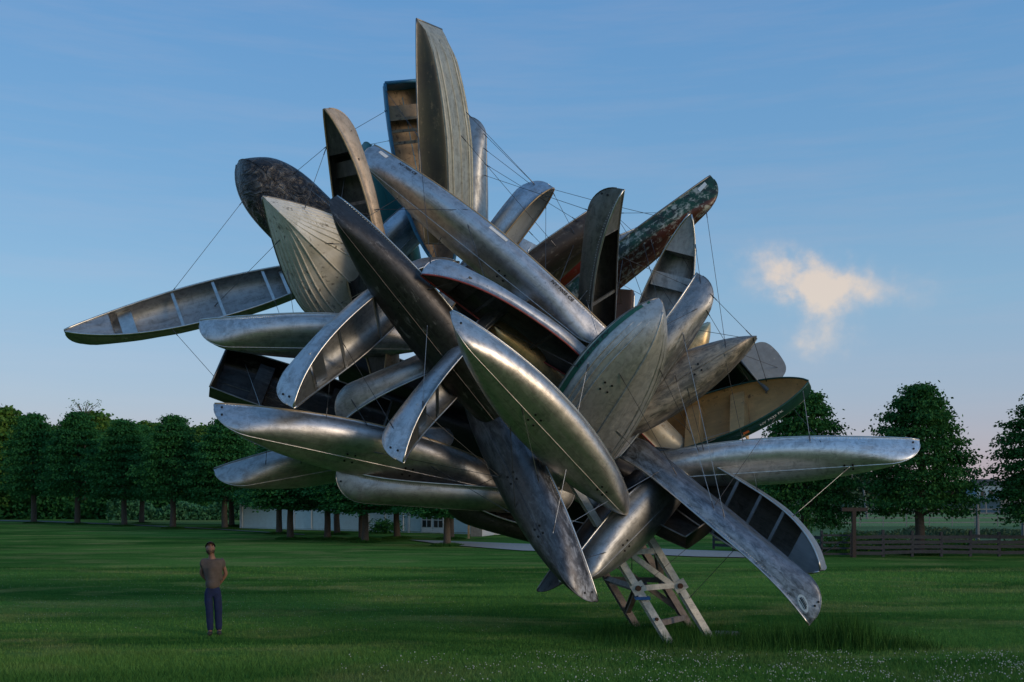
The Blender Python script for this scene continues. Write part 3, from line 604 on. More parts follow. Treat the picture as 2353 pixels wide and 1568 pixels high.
CONC = simple('concrete', (.22, .20, .17), .9, 0, .3, 12)
tag(slab('footing_stone', (gx(1665, 18.9), 18.9), .30, .22, .06, CONC), 'flat pale footing stone in the grass right of the steel legs', 'stone')

# ------------------------------------------------------------------ ground
def grass_cols(t, c1, c2, c3, sc):
    vl = t.vec(scale=(.22, .75, 1), rot=(0, 0, .06)); vm = t.vec(scale=(.45, 1.0, 1), rot=(0, 0, -.1))
    big = t.noise(vl, .34 * sc, 5, .62, .7); mid = t.noise(vm, .55 * sc, 6, .65, .5)
    c = t.mix(t.rng(big, .38, .60), c1, c2); return t.mix(t.mul(t.rng(mid, .50, .70), .75), c, c3)
def grass_mat(name, c1, c2, c3, sc=1.0):
    t = NT(name); v = t.vec(); fine = t.noise(v, 9, 8, .75); tiny = t.noise(v, 60, 4, .7)
    c = grass_cols(t, c1, c2, c3, sc)
    c = t.mix(1.0, c, t.mix(t.rng(fine, .28, .72), (.50, .52, .50), (1.42, 1.36, 1.3)), 'MULTIPLY')
    c = t.mix(1.0, c, t.mix(t.rng(tiny, .3, .7), (.65, .66, .65), (1.3, 1.27, 1.25)), 'MULTIPLY')
    t.set('Base Color', c); t.set('Roughness', .9); t.set('Specular IOR Level', 0.0)
    b = t.bump(fine, .9, .05); t.set('Normal', t.bump(tiny, .6, .02, b)); return t.m
LAWN = grass_mat('lawn_grass', (.038, .115, .024), (.110, .235, .050), (.28, .285, .105))
MEADOW = grass_mat('meadow_grass', (.10, .17, .08), (.14, .22, .13), (.16, .19, .09), .3)
FIELD_PALE = grass_mat('misty_pale_field', (.15, .25, .10), (.20, .30, .14), (.24, .30, .13), .4)  # mist over the far meadow put into the grass colour
def sheet(name, pts, z, mat, kind='structure'):
    return tag(mesh(name, [(x, y, z) for x, y in pts], [tuple(range(len(pts)))], mat), kind=kind)
ld = bpy.data.meshes.new('lawn')
nx, ny = 60, 80
V = []; Fc = []
ys = [-60 + 60 * i / 8 for i in range(8)] + [3900 * (i / 72) ** 3.2 for i in range(73)]
xs = [(-1 if i < 30 else 1) * 2600 * abs((i - 30) / 30) ** 2.6 for i in range(61)]
def gz(x, y):
    d = 0.03 * mnoise.noise(Vector((x * .12, y * .12, 0))) if 8 < y < 60 else 0
    return d
for y in ys:
    for x in xs: V.append((x, y, gz(x, y)))
for j in range(len(ys) - 1):
    for i in range(60): a = j * 61 + i; Fc.append((a, a + 1, a + 62, a + 61))
tag(mesh('lawn', V, Fc, LAWN, None, True), kind='structure')
GRAVEL = simple('gravel', (.30, .285, .26), .95, 0, .25, 14, .4)
def road(name, edge_a, edge_b, z, mat):
    """strip between two pixel polylines lying on the ground"""
    A = [(gx(px, ground_D(py)), ground_D(py)) for px, py in edge_a]; B = [(gx(px, ground_D(py)), ground_D(py)) for px, py in edge_b]
    n = len(A); V = [(x, y, z) for x, y in A + B]
    return tag(mesh(name, V, [(i, i + 1, n + i + 1, n + i) for i in range(n - 1)], mat), kind='structure')
road('driveway', [(940, 1243), (1040, 1246), (1200, 1252), (1400, 1259), (1600, 1267), (1760, 1272), (1830, 1268)], [(1000, 1251), (1060, 1257), (1200, 1268), (1400, 1273), (1600, 1282), (1760, 1285), (1850, 1277)], .045, GRAVEL)
PATH = simple('path_gravel', (.13, .13, .115), .95, 0, .3, 14, .4)
road('path', [(-80, 1195), (110, 1199), (300, 1207), (480, 1216), (700, 1230)], [(-80, 1197.5), (110, 1201.5), (300, 1209), (480, 1217.6), (700, 1231.4)], .045, PATH)
# fields beyond the board fence on the right
def band(name, x0, x1, ya, yb, z, mat):
    Da, Db = ground_D(ya), ground_D(yb)
    return sheet(name, [(gx(x0, Da), Da), (gx(x1, Da), Da), (gx(x1 + 200, Db), Db), (gx(x0, Db), Db)], z, mat)
band('paddock', 1700, 2700, 1266, 1212, .05, MEADOW)
band('meadow', 1600, 2700, 1212, 1178, .055, FIELD_PALE)
band('far_field', 1600, 2800, 1178, 1146, .06, MEADOW)

# mown grass and clover as real blades near the viewer
rng = np.random.default_rng(5)
BLADE = None
def blade_mat(name, c1, c2, c3):
    t = NT(name); g = t.N.new('ShaderNodeNewGeometry'); c = grass_cols(t, c1, c2, c3, 1.0)
    c = t.mix(1.0, c, t.mix(g.outputs['Random Per Island'], (.62, .64, .6), (1.4, 1.35, 1.35)), 'MULTIPLY')
    t.set('Base Color', c); t.set('Roughness', .8); t.set('Specular IOR Level', .04); return t.m
BL_LAWN = blade_mat('blade_lawn', (.042, .135, .027), (.120, .262, .055), (.29, .30, .11))
BL_FRONT = blade_mat('blade_front', (.055, .16, .032), (.12, .25, .055), (.20, .25, .085))
BL_DARK = blade_mat('blade_dark', (.022, .085, .016), (.050, .130, .026), (.09, .12, .036))
def blades(name, X, Y, Hh, Wd, lean, mat, label=None):
    n = len(X); a = rng.uniform(0, 2 * np.pi, n); ca, sa = np.cos(a), np.sin(a)
    lx, ly = rng.normal(0, lean, n) * Hh, rng.normal(0, lean, n) * Hh
    z0 = np.zeros(n)
    P = np.zeros((n, 3, 3), 'f4')
    P[:, 0] = np.stack([X - ca * Wd, Y - sa * Wd, z0 - .01], 1); P[:, 1] = np.stack([X + ca * Wd, Y + sa * Wd, z0 - .01], 1)
    P[:, 2] = np.stack([X + lx, Y + ly, Hh], 1)
    o = np_mesh(name, P.reshape(-1, 3), np.arange(3 * n).reshape(n, 3), mat)
    tag(o, label, kind='stuff'); return o
n = 330000
D = 13.2 * (36 / 13.2) ** (rng.uniform(0, 1, n) ** 1.25); X = rng.uniform(-.56, .56, n) * D
keep = D > 16.6 - .02 * X; D, X = D[keep], X[keep]
blades('grass', X, D, rng.uniform(.02, .06, len(X)) , rng.uniform(.003, .006, len(X)) * (D / 17), .35, BL_LAWN)
n = 150000
D = rng.uniform(12.9, 17.0, n); X = rng.uniform(-.58, .58, n) * D
keep = D < 16.55 - .03 * X + .25 * np.sin(X * 1.7) + .15 * np.sin(X * 4.1); D, X = D[keep], X[keep]
blades('unmown_grass', X, D, rng.uniform(.035, .095, len(X)), rng.uniform(.003, .006, len(X)), .45, BL_FRONT)
# clover heads in the unmown strip, thick at the right
n = 3200
D = rng.uniform(13.2, 16.4, n); u = rng.uniform(0, 1, n) ** .55; X = (-.2 + .74 * u) * D
kp = np.array([mnoise.noise(Vector((x * 1.1, y * 1.6, 3))) + .5 * mnoise.noise(Vector((x * 4, y * 4, 9))) for x, y in zip(X, D)]) > rng.uniform(-.25, .45, n); D, X = D[kp], X[kp]; n = len(X)
ico = np.array([(0, 0, 1), (.87, 0, .2), (.27, .83, .2), (-.7, .51, .2), (-.7, -.51, .2), (.27, -.83, .2), (0, 0, -.8)])
icf = np.array([(0, 1, 2), (0, 2, 3), (0, 3, 4), (0, 4, 5), (0, 5, 1), (6, 2, 1), (6, 3, 2), (6, 4, 3), (6, 5, 4), (6, 1, 5)])
r = rng.uniform(.006, .016, n); zz = rng.uniform(.07, .14, n)
P = ico[None] * r[:, None, None] + np.stack([X, D, zz], 1)[:, None]
o = np_mesh('clover_flowers', P.reshape(-1, 3), (icf[None] + 7 * np.arange(n)[:, None, None]).reshape(-1, 3), simple('clover_white', (.40, .42, .34), .8, 0, .4)); tag(o, kind='stuff')
n = 900   # scattered clover on the mown lawn, left of the person and by the left edge
D = rng.uniform(19, 32, n); X = np.where(rng.uniform(0, 1, n) < .6, rng.uniform(-.54, -.05, n), rng.uniform(-.54, .54, n)) * D
P = ico[None] * .008 + np.stack([X, D, np.full(n, .05)], 1)[:, None]
o = np_mesh('lawn_clover', P.reshape(-1, 3), (icf[None] + 7 * np.arange(n)[:, None, None]).reshape(-1, 3), bpy.data.materials['clover_white']); tag(o, kind='stuff')
# rank grass round the feet of the mast and right of it
def tuft(cx, cy, sx, sy, n, h0, h1, nm='tall_grass', mat=None):
    X = rng.normal(cx, sx, n); Y = rng.normal(cy, sy, n)
    blades(nm, X, Y, rng.uniform(h0, h1, n) * np.exp(-((X - cx) / (2.4 * sx)) ** 2), rng.uniform(.004, .007, n), .22, mat or BL_DARK)
tuft(3.0, 18.5, .95, .75, 6500, .08, .30)
tuft(gx(1945, 17.6), 17.6, .45, .30, 1700, .25, .75)
tuft(gx(1800, 17.8), 17.8, .5, .35, 1000, .15, .55)
tuft(gx(1890, 17.2), 17.3, 1.3, .35, 2500, .05, .18)
tuft(gx(2090, 17.4), 17.5, .30, .22, 500, .10, .35)

# ------------------------------------------------------------------ trees
BARK = simple('bark', (.085, .068, .052), .95, 0, .35, 18, .5)
def leaf_mat(name, c1, c2, c3):
    t = NT(name); g = t.N.new('ShaderNodeNewGeometry'); v = t.vec(); n = t.noise(v, .9, 4, .6)
    c = t.mix(g.outputs['Random Per Island'], c1, c2); c = t.mix(t.mul(t.rng(n, .48, .66), .8), c, c3)
    t.set('Base Color', c); t.set('Roughness', .7); t.set('Specular IOR Level', .12)
    tr = t.N.new('ShaderNodeBsdfTranslucent'); t.L.new(c, tr.inputs[0]); mx = t.N.new('ShaderNodeMixShader'); mx.inputs[0].default_value = .25
    t.L.new(t.p.outputs[0], mx.inputs[1]); t.L.new(tr.outputs[0], mx.inputs[2]); t.L.new(mx.outputs[0], t.out.inputs[0]); return t.m
LEAF = leaf_mat('leaf_dark', (.020, .115, .035), (.050, .185, .050), (.032, .14, .032))
LEAF_B = leaf_mat('leaf_back', (.04, .13, .025), (.10, .21, .035), (.14, .22, .035))
LEAF_R = leaf_mat('leaf_right', (.020, .095, .026), (.052, .165, .040), (.050, .145, .028))
LEAF_Y = leaf_mat('leaf_far', (.045, .085, .04), (.075, .115, .05), (.06, .09, .06))
def crown_arrays(seed, R, H, ncl, nl, leaf, flat=.75, prof=(.55, .8)):
    g = np.random.default_rng(seed)
    q = g.uniform(0, 1, ncl) ** .9
    ph = g.uniform(0, 2 * np.pi, ncl)
    rad = R * np.clip(np.sin(np.pi * np.clip(.13 + .87 * q, 0, 1) ** prof[0]), 0, 1) ** prof[1]
    lump = 1 + .24 * np.sin(3 * ph + 5 * q + seed) * np.sin(9 * q + seed) + .14 * np.sin(7 * ph + 11 * q + 2 * seed)
    lump = lump * np.where(g.uniform(0, 1, ncl) < .13, g.uniform(1.05, 1.22, ncl), 1)
    rr = rad * lump * (.30 + .70 * np.sqrt(g.uniform(0, 1, ncl)))
    # layered boughs: gather clusters towards shelves
    sh = np.round(q * 9 + .35 * np.sin(2 * ph + seed)) / 9; q2 = q * .5 + sh * .5 - .028 * (rr / R) ** 2
    C = np.stack([rr * np.cos(ph), rr * np.sin(ph), q2 * H], 1)
    N = ncl * nl; cc = np.repeat(C, nl, 0); sz = .26 * (R / 2.2)
    P0 = cc + g.normal(0, 1, (N, 3)) * np.array([sz, sz, sz * .42])
    out = cc.copy(); out[:, 2] = 0; out /= (np.linalg.norm(out, axis=1, keepdims=True) + 1e-6)
    d = out * .6 + g.normal(0, .6, (N, 3)) + np.array([0, 0, -.55]); d /= np.linalg.norm(d, axis=1, keepdims=True)
    s = np.cross(d, g.normal(0, 1, (N, 3)) * .7 + np.array([0, 0, .9])); s /= (np.linalg.norm(s, axis=1, keepdims=True) + 1e-6)
    l = leaf * g.uniform(.6, 1.3, (N, 1)); w = l * .34
    V = np.stack([P0, P0 + d * l * .5 + s * w, P0 + d * l, P0 + d * l * .5 - s * w], 1)
    return V.reshape(-1, 3), np.arange(4 * N).reshape(N, 4)
CROWNS = {}
def crown(kind, variant):
    k = (kind, variant)
    if k not in CROWNS:
        if kind == 'avenue': a = crown_arrays(10 + variant, 2.35, 6.6, 1500, 18, .20, prof=(.60, .62)); m = LEAF
        elif kind == 'right': a = crown_arrays(30 + variant, 2.15, 5.9, 1900, 19, .155, prof=(.62, .55)); m = LEAF_R
        elif kind == 'wood': a = crown_arrays(50 + variant, 3.4, 9.0, 1000, 13, .38, prof=(.75, .6)); m = LEAF_B
        else: a = crown_arrays(70 + variant, 4.0, 5.0, 420, 12, .6, prof=(.8, .6)); m = LEAF_Y
        me = bpy.data.meshes.new('crown'); V, Q = a
        me.vertices.add(len(V)); me.vertices.foreach_set('co', V.astype('f4').ravel()); me.loops.add(Q.size); me.loops.foreach_set('vertex_index', Q.astype('i4').ravel())
        me.polygons.add(len(Q)); me.polygons.foreach_set('loop_start', np.arange(0, Q.size, 4, dtype='i4')); me.materials.append(m); me.update(calc_edges=True)
        CROWNS[k] = me
    return CROWNS[k]
TRUNKS = {}
def trunk_mesh(v, r, h, H):
    k = (v, round(r, 2), round(h, 1), round(H, 1))
    if k not in TRUNKS:
        rd = random.Random(v); mb = MB()
        mb.tube([(0, 0, -.1), (.02, 0, .25), (.03 * rd.uniform(-1, 1), .02, h * .6), (.05 * rd.uniform(-1, 1), 0, h), (.1 * rd.uniform(-1, 1), .05, h + H * .45), (.1, 0, h + H * .85)], [r * 1.35, r * 1.02, r * .92, r * .85, r * .45, .03], 9)
        for i in range(9):
            a = rd.uniform(0, 6.28); z0 = h + H * rd.uniform(-.02, .55); ln = rd.uniform(.9, 1.7) * H / 6
            mb.tube([(0, 0, z0), (ln * .5 * math.cos(a), ln * .5 * math.sin(a), z0 + ln * .25), (ln * math.cos(a), ln * math.sin(a), z0 + ln * .75)], [r * .42, r * .25, .02], 5)
        me = bpy.data.meshes.new('trunk'); me.from_pydata([tuple(p) for p in mb.V], [], mb.F); me.materials.append(BARK)
        me.polygons.foreach_set('use_smooth', [True] * len(me.polygons)); TRUNKS[k] = me
    return TRUNKS[k]
tree_n = [0]
def tree(px, base_y, top_y, kind, label, group, D=None, width=None, clear=.24, rot=None, name='tree', ring=True):
    tree_n[0] += 1; i = tree_n[0]; D = D or ground_D(base_y)
    top = CAM_H + (HZ - top_y) / F * D; h = clear * top; H = top - h
    t = empty(name, (gx(px, D), D, 0)); tag(t, label, 'tree', group); t.rotation_euler.z = rot if rot is not None else i * 2.3
    H0, R0 = {'avenue': (6.6, 2.35), 'right': (5.9, 2.15), 'wood': (9.0, 3.4), 'far': (5.0, 4.0)}[kind]
    R = (width / F * D / 2) if width else R0
    c = link('crown', crown(kind, i % 4), t); c.location = (0, 0, h + .04 * H); c.scale = (R / R0 * (1 + .08 * math.sin(i * 5.1)), R / R0, H * .97 / H0)
    link('trunk', trunk_mesh(i % 5, .13 + .016 * H if kind in ('avenue', 'right') else .16, h, H), t)
    if ring:
        n_ = 2200; a_ = rng.uniform(0, 6.28, n_); r_ = .85 * np.sqrt(rng.uniform(0, 1, n_)); hh = rng.uniform(.05, .22, n_) * (1 - (r_ / 1.0) ** 2 * .8)
        P = np.zeros((n_, 3, 3)); X_, Y_ = r_ * np.cos(a_), r_ * np.sin(a_); b_ = rng.uniform(0, 6.28, n_)
        P[:, 0] = np.stack([X_ - .02 * np.cos(b_), Y_ - .02 * np.sin(b_), 0 * X_], 1); P[:, 1] = np.stack([X_ + .02 * np.cos(b_), Y_ + .02 * np.sin(b_), 0 * X_], 1)
        P[:, 2] = np.stack([X_ + rng.normal(0, .04, n_), Y_ + rng.normal(0, .04, n_), hh], 1)
        tag(np_mesh('grass_ring', P.reshape(-1, 3), np.arange(3 * n_).reshape(-1, 3), BL_DARK, t), kind='stuff')
    return t
AV = 'row of young avenue trees in front of the wood and the white building'
for px, by, ty, w, lab, D_ in (
    (78, 1203, 958, 128, 'dark avenue tree nearest the left edge of the lawn', None),
    (178, 1206, 955, 140, 'dark avenue tree below the thin bare sprig on the left', None),
    (285, 1210, 972, 135, 'dark avenue tree left of the free standing rounded one', None),
    (326, 1207, 985, 110, 'dark avenue tree half behind its neighbour on the left of the rounded one', 84),
    (397, 1215, 962, 135, 'rounded dark avenue tree standing clear of the canoes', None),
    (516, 1217, 968, 150, 'dark avenue tree behind the tip of the long level canoe', None),
    (533, 1214, 985, 120, 'dark avenue tree paired close behind the one under the level canoe tip', 77),
    (641, 1228, 1010, 150, 'avenue tree in front of the left end of the white building', None),
    (667, 1240, 1005, 190, 'avenue tree nearer than the others before the left half of the white building', None),
    (753, 1240, 1010, 150, 'avenue tree under the round canoe end before the white building', None),
    (774, 1232, 1010, 140, 'thinner avenue tree set back beside the one under the round canoe end', 63),
    (832, 1241, 1015, 150, 'avenue tree hidden right behind the thickest trunk', 56.5),
    (839, 1247, 1020, 190, 'avenue tree with the thickest trunk before the white building', None),
    (912, 1238, 1020, 150, 'avenue tree before the middle of the white building, left of the glazed doors', None),
    (1028, 1255, 1030, 185, 'avenue tree standing right of the glazed doors by the gravel drive', None),
    (1036, 1246, 1035, 130, 'slim avenue tree behind the one right of the glazed doors', 57)):
    tree(px, by, ty, 'avenue', lab, AV, D_, w, clear=.26 if by < 1225 else .29)
for px, ty, w, lab, cl in ((1850, 912, 200, 'full crowned tree behind the tan rowing boat and the level right canoe', .16),
                       (2113, 896, 212, 'tall egg shaped tree standing alone in front of the board fence', .235),
                       (2418, 905, 222, 'dark tree cut by the right edge of the picture', .20)):
    tree(px, 1275, ty, 'right', lab, 'three trees along the board fence', {1850: 45, 2113: 43, 2418: 42}[px], w, clear=cl)
WG = 'wood behind the avenue trees'
for i, (px, ty, w, D_) in enumerate(((-60, 930, 190, 104), (10, 945, 170, 100), (105, 985, 180, 108), (215, 955, 200, 104), (262, 975, 160, 112), (340, 978, 170, 106), (440, 990, 170, 110), (478, 985, 150, 104), (580, 985, 190, 106), (690, 1000, 200, 100), (800, 1020, 200, 108), (910, 1030, 200, 100), (1030, 1040, 220, 106), (1160, 1045, 220, 110))):
    lab = ['lighter wood tree beyond the left edge of the lawn', 'yellowish green wood tree at the far left edge', 'wood tree behind the two leftmost avenue trees', 'tall light topped wood tree under the bare sprig', 'wood tree right of the bare sprig', 'wood tree behind the avenue trees left of the rounded one',
           'wood tree just right of the rounded avenue tree', 'light green wood tree in the gap before the level canoe tip', 'wood tree behind the tip of the level canoe', 'wood tree behind the left end of the white building', 'wood tree behind the round canoe end', 'wood tree behind the middle of the white building', 'wood tree behind the glazed doors', 'wood tree behind the right end of the white building'][i]
    tree(px, 1190, ty, 'wood', lab, WG, D_, w, clear=.06, name='wood_tree', ring=False)
# the sprig that stands above the wood
sp = empty('bare_tree', (gx(193, 100), 100, 0)); tag(sp, 'thin nearly bare sprig of a tree sticking up above the wood on the left', 'tree')
mb = MB(); rd = random.Random(3); pts = []
ztop = CAM_H + (HZ - 922) / F * 100
mb.tube([(0, 0, 0), (.1, 0, 6), (.0, 0, ztop - 1.2)], [.16, .1, .05], 6)
tips = []
for i in range(16):
    a = rd.uniform(0, 6.28); l = rd.uniform(.5, 1.45); e = Vector((l * math.cos(a) * 1.1, l * .5 * math.sin(a), ztop - rd.uniform(-.1, .9)))
    mb.tube([(0, 0, ztop - 1.6), (e.x * .5, e.y * .5, e.z - .5), e], [.04, .03, .012], 4); tips.append(e)
mb.build('trunk', BARK, sp)
Vl = []
for e in tips:
    for k in range(9):
        p = e + Vector((rd.gauss(0, .18), rd.gauss(0, .15), rd.gauss(0, .14))); d = Vector((rd.gauss(0, 1), rd.gauss(0, 1), rd.gauss(0, 1))).normalized() * .10; s_ = d.cross(Vector((rd.gauss(0, 1), rd.gauss(0, 1), rd.gauss(0, 1)))).normalized() * .05
        Vl += [p - d, p + s_, p + d, p - s_]
np_mesh('crown', [tuple(v) for v in Vl], np.arange(len(Vl)).reshape(-1, 4), LEAF_B, sp)
# undergrowth that closes the wood below the crowns
def shrub_mass(name, x0, x1, D0, D1, h, n, leaf, mat, seed=1):
    g = np.random.default_rng(seed); X = g.uniform(x0, x1, n); Y = g.uniform(D0, D1, n)
    top = h * (.65 + .35 * np.sin(X * .9 + seed) * np.sin(X * .37 + 2)); Z = g.uniform(0, 1, n) ** .8 * top
    d = g.normal(0, 1, (n, 3)); d /= np.linalg.norm(d, axis=1, keepdims=True); s_ = np.cross(d, g.normal(0, 1, (n, 3))); s_ /= np.linalg.norm(s_, axis=1, keepdims=True)
    l = leaf * g.uniform(.5, 1.2, (n, 1)); P = np.stack([X, Y, Z], 1)
    V = np.stack([P - d * l, P + s_ * l * .5, P + d * l, P - s_ * l * .5], 1)
    return tag(np_mesh(name, V.reshape(-1, 3), np.arange(4 * n).reshape(n, 4), mat), kind='stuff')
shrub_mass('undergrowth', -56, -30, 97, 101, 4.2, 16000, .24, LEAF, 2)
shrub_mass('reed_bed', -38, -20, 93, 95, 2.7, 9000, .20, leaf_mat('leaf_reed', (.05, .19, .09), (.08, .25, .12), (.10, .24, .12)), 3)
band('meadow_strip', 250, 545, 1207, 1196, .04, grass_mat('pale_strip_grass', (.12, .20, .06), (.17, .25, .09), (.2, .25, .1), .5))
shrub_mass('undergrowth', -22, 18, 96, 99, 3.5, 12000, .24, LEAF, 4)

# ------------------------------------------------------------------ white building
SIDING = simple('white_siding_paint', (.60, .74, .75), .6, 0, .08, 3)
SIDING_W = simple('bright_siding_paint', (.72, .70, .66), .6, 0, .06, 3)
TRIM = simple('white_trim_paint', (.66, .68, .67), .5, 0, .06, 3)
ROOF = simple('roof_shingle', (.06, .06, .06), .9, 0, .3, 10, .4)
PANE = simple('window_glass_dark', (.02, .025, .03), .12, 0, .2)
WARM = simple('copper_lantern', (.30, .11, .03), .5, .2, .3)
Pa, Pb = Vector((gx(552, 74), 74, 0)), Vector((gx(1106, 63), 63, 0))
ex = (Pb - Pa).normalized(); wall_L = (Pb - Pa).length; ey = Vector((-ex.y, ex.x, 0))
Mb = Matrix((ex, ey, Vector((0, 0, 1)))).transposed().to_4x4(); Mb.translation = Pa
bld = empty('farm_building', mat=Mb); tag(bld, 'long low white clapboard building behind the avenue trees', 'building')
WH = 2.75
MB().box((wall_L / 2, 4.03, WH / 2), (wall_L, 8, WH)).build('wall', SIDING, bld)
mb = MB(); nb = 19
for i in range(nb):
    z0 = .12 + i * (WH - .2) / nb; z1 = z0 + (WH - .2) / nb; V = []
    V = [(0, .028, z1), (wall_L, .028, z1), (wall_L, -.022, z0), (0, -.022, z0), (0, .03, z0 - .001), (wall_L, .03, z0 - .001)]
    mb.add(V, [(0, 3, 2, 1), (3, 4, 5, 2)])
tag(mb.build('clapboards', SIDING, bld), kind='stuff')
for x in (.06, 5.4, 9.2, 12.2, 13.6, 15.6, wall_L - .06): MB().box((x, -.03, WH / 2), (.13, .05, WH)).build('corner_board', TRIM, bld)
mb = MB(); ov = .5; rh = 1.9
mb.add([(-ov, -.7, WH - .05), (wall_L + ov, -.7, WH - .05), (wall_L + ov, 4, WH + rh), (-ov, 4, WH + rh), (-ov, 8.7, WH - .05), (wall_L + ov, 8.7, WH - .05)], [(0, 1, 2, 3), (3, 2, 5, 4), (0, 3, 4), (1, 5, 2)])
mb.build('roof', ROOF, bld)
MB().tube([(-.4, -.74, WH - .06), (wall_L + .4, -.74, WH - .06)], .07, 6).build('gutter', TRIM, bld)
for x in (.3, 7.1, 15.2): MB().tube([(x, -.70, WH - .1), (x, -.08, WH - .35), (x, -.08, .1)], .045, 6).build('downpipe', TRIM, bld)
for x in (2.9, 8.8, 12.6): MB().box((x, -.25, WH - .30), (.42, .22, .26)).build('lantern', WARM, bld)
dx = wall_L * (1002 - 552) / 554.0 + .3
fr = MB().box((dx, -.045, 1.08), (1.95, .08, 2.16)).build('door_frame', TRIM, bld)
for k in (-.46, .46):
    dd = MB().box((dx + k, -.10, 1.05), (.84, .05, 2.0)).build('door', TRIM, bld)
    for i in range(3):
        for j in (-.19, .19):
            MB().box((dx + k + j, -.135, .62 + i * .50), (.30, .015, .44)).build('pane', PANE, dd)
    MB().box((dx + k - .35 * (1 if k > 0 else -1), -.15, 1.0), (.04, .05, .10)).build('handle', BOLT, dd)
mb = MB().box((0, 0, 0), (.01, .01, .01))
# bright lean-to at the right end
Da_ = 62.5
an = empty('white_shed', (gx(1106, Da_), Da_, 0)); tag(an, 'bright white shed end right of the long clapboard building', 'building')
MB().box((1.6, 1.6, 1.25), (3.1, 3, 2.5)).build('wall', SIDING_W, an)
mb = MB(); mb.add([(-.2, -.3, 2.42), (3.4, -.3, 2.42), (3.4, 3.4, 3.2), (-.2, 3.4, 3.2), (-.2, -.3, 2.52), (3.4, -.3, 2.52), (3.4, 3.4, 3.3), (-.2, 3.4, 3.3)], [(0, 3, 2, 1), (4, 5, 6, 7), (0, 1, 5, 4), (1, 2, 6, 5), (2, 3, 7, 6), (3, 0, 4, 7)]); mb.build('roof', ROOF, an)
tag(MB().beam((gx(1118, 60.5), 60.5, .02), (gx(1113, 61.0), 61.0, 1.15), .9, .04, (0, 1, 0)).build('leaning_board', SIDING_W), 'pale board leaning against the bright white shed', 'board')
tag(MB().box((gx(1094, 60), 60.4, .42), (.7, .5, .84)).box((gx(1094, 60), 60.4, .86), (.78, .58, .05)).build('utility_cabinet', simple('grey_cabinet', (.22, .22, .21), .6, .3)), 'grey utility cabinet at the corner of the white building', 'cabinet')
lp = empty('lamp_post', (gx(1077, 57.5), 57.5, 0)); tag(lp, 'short wooden lamp post before the corner of the white building', 'lamp post')
MB().box((0, 0, 1.1), (.12, .12, 2.2)).build('post', simple('lit_wood', (.42, .30, .17), .8), lp); MB().box((.2, 0, 2.16), (.5, .16, .12)).build('lamp_head', BOLT, lp)
bush = empty('bush', (gx(883, 64.5), 64.5, 0)); tag(bush, 'low dark bush against the white clapboard wall', 'bush')
g_ = np.random.default_rng(9); n_ = 900; P_ = g_.normal(0, 1, (n_, 3)) * np.array([.5, .3, .25]) + np.array([0, 0, .4]); d_ = g_.normal(0, 1, (n_, 3)) * .06; s2 = g_.normal(0, 1, (n_, 3)) * .04
np_mesh('foliage', np.stack([P_ - d_, P_ + s2, P_ + d_, P_ - s2], 1).reshape(-1, 3), np.arange(4 * n_).reshape(-1, 4), LEAF, bush)

# ------------------------------------------------------------------ fences, posts and the far right
WOOD_D = simple('weathered_board_dark', (.034, .037, .042), .9, 0, .35, 12, .4)
WOOD_B = simple('brown_post', (.040, .028, .023), .9, 0, .3, 12, .4)
WOOD_G = simple('grey_rail', (.16, .165, .165), .85, 0, .3, 12, .3)
rd = random.Random(11)
def board_fence(name, P0, P1, nb, rails, h, bw, label, mat, post_h=None, jitter=.02, group=None):
    P0, P1 = Vector(P0), Vector(P1); f = empty(name, P0); tag(f, label, 'fence', group); d = (P1 - P0) / nb; nrm = Vector((d.y, -d.x, 0)).normalized() * (.045 if bw > .08 else .03)
    for i in range(nb + 1):
        p = d * i; hh = (post_h or h + .12) * rd.uniform(.95, 1.06)
        MB().beam(p + Vector((0, 0, -.1)), p + Vector((rd.uniform(-.02, .02), 0, hh)), bw * .75, bw * .75, (1, 0, 0)).build('post', mat, f)
    for i in range(nb):
        for z in rails:
            a, b2 = d * i + nrm, d * (i + 1) + nrm
            MB().beam(a + Vector((0, 0, z + rd.uniform(-jitter, jitter))), b2 - d * .01 + Vector((0, 0, z + rd.uniform(-jitter, jitter))), .025, bw, (0, 0, 1)).build('board', mat, f)
    return f
FD = 41.5
board_fence('board_fence', (gx(1962, FD), FD, 0), (gx(2560, FD + .5), FD + .5, 0), 9, (.18, .40, .62, .84), .95, .14, 'dark weathered board fence running to the right edge behind the lone tree', WOOD_D, jitter=.035)
gt = empty('gate', (gx(1888, FD), FD, 0)); tag(gt, 'dark wooden farm gate left of the tall post with a cross bar', 'gate')
gw = gx(1958, FD) - gx(1890, FD)
for x in (0, gw): MB().box((x, 0, .5), (.08, .06, 1.0)).build('post', WOOD_D, gt)
for z in (.12, .36, .6, .9): MB().box((gw / 2, -.05, z), (gw - .02, .03, .08)).build('board', WOOD_D, gt)
MB().beam((0, -.09, .12), (gw, -.09, .9), .02, .07, (0, 1, 0)).build('brace', WOOD_D, gt)
board_fence('board_fence', (gx(1640, 47), 47, 0), (gx(1888, FD + .6), FD + .6, 0), 5, (.2, .48, .76), .9, .13, 'dark board fence running left from the gate behind the hanging boats', WOOD_D)
tp = empty('cross_bar_post', (gx(1962, 41.2), 41.2, 0)); tag(tp, 'tall brown post with a short cross bar beside the gate', 'post')
MB().box((0, 0, .95), (.15, .15, 1.92)).build('post', WOOD_B, tp); MB().box((.02, 0, 1.98), (1.05, .14, .15)).build('cross_bar', WOOD_B, tp)
for px, D_, h, lab in ((2247, 52, 2.05, 'leaning grey post standing beyond the fence right of the lone tree'), (2352, 50, 1.6, 'short grey post beyond the fence at the right edge')):
    tag(MB().tube([(gx(px, D_), D_, -.1), (gx(px - 1, D_), D_, h)], [.11, .07], 7).build('wooden_post', WOOD_G), lab, 'post')
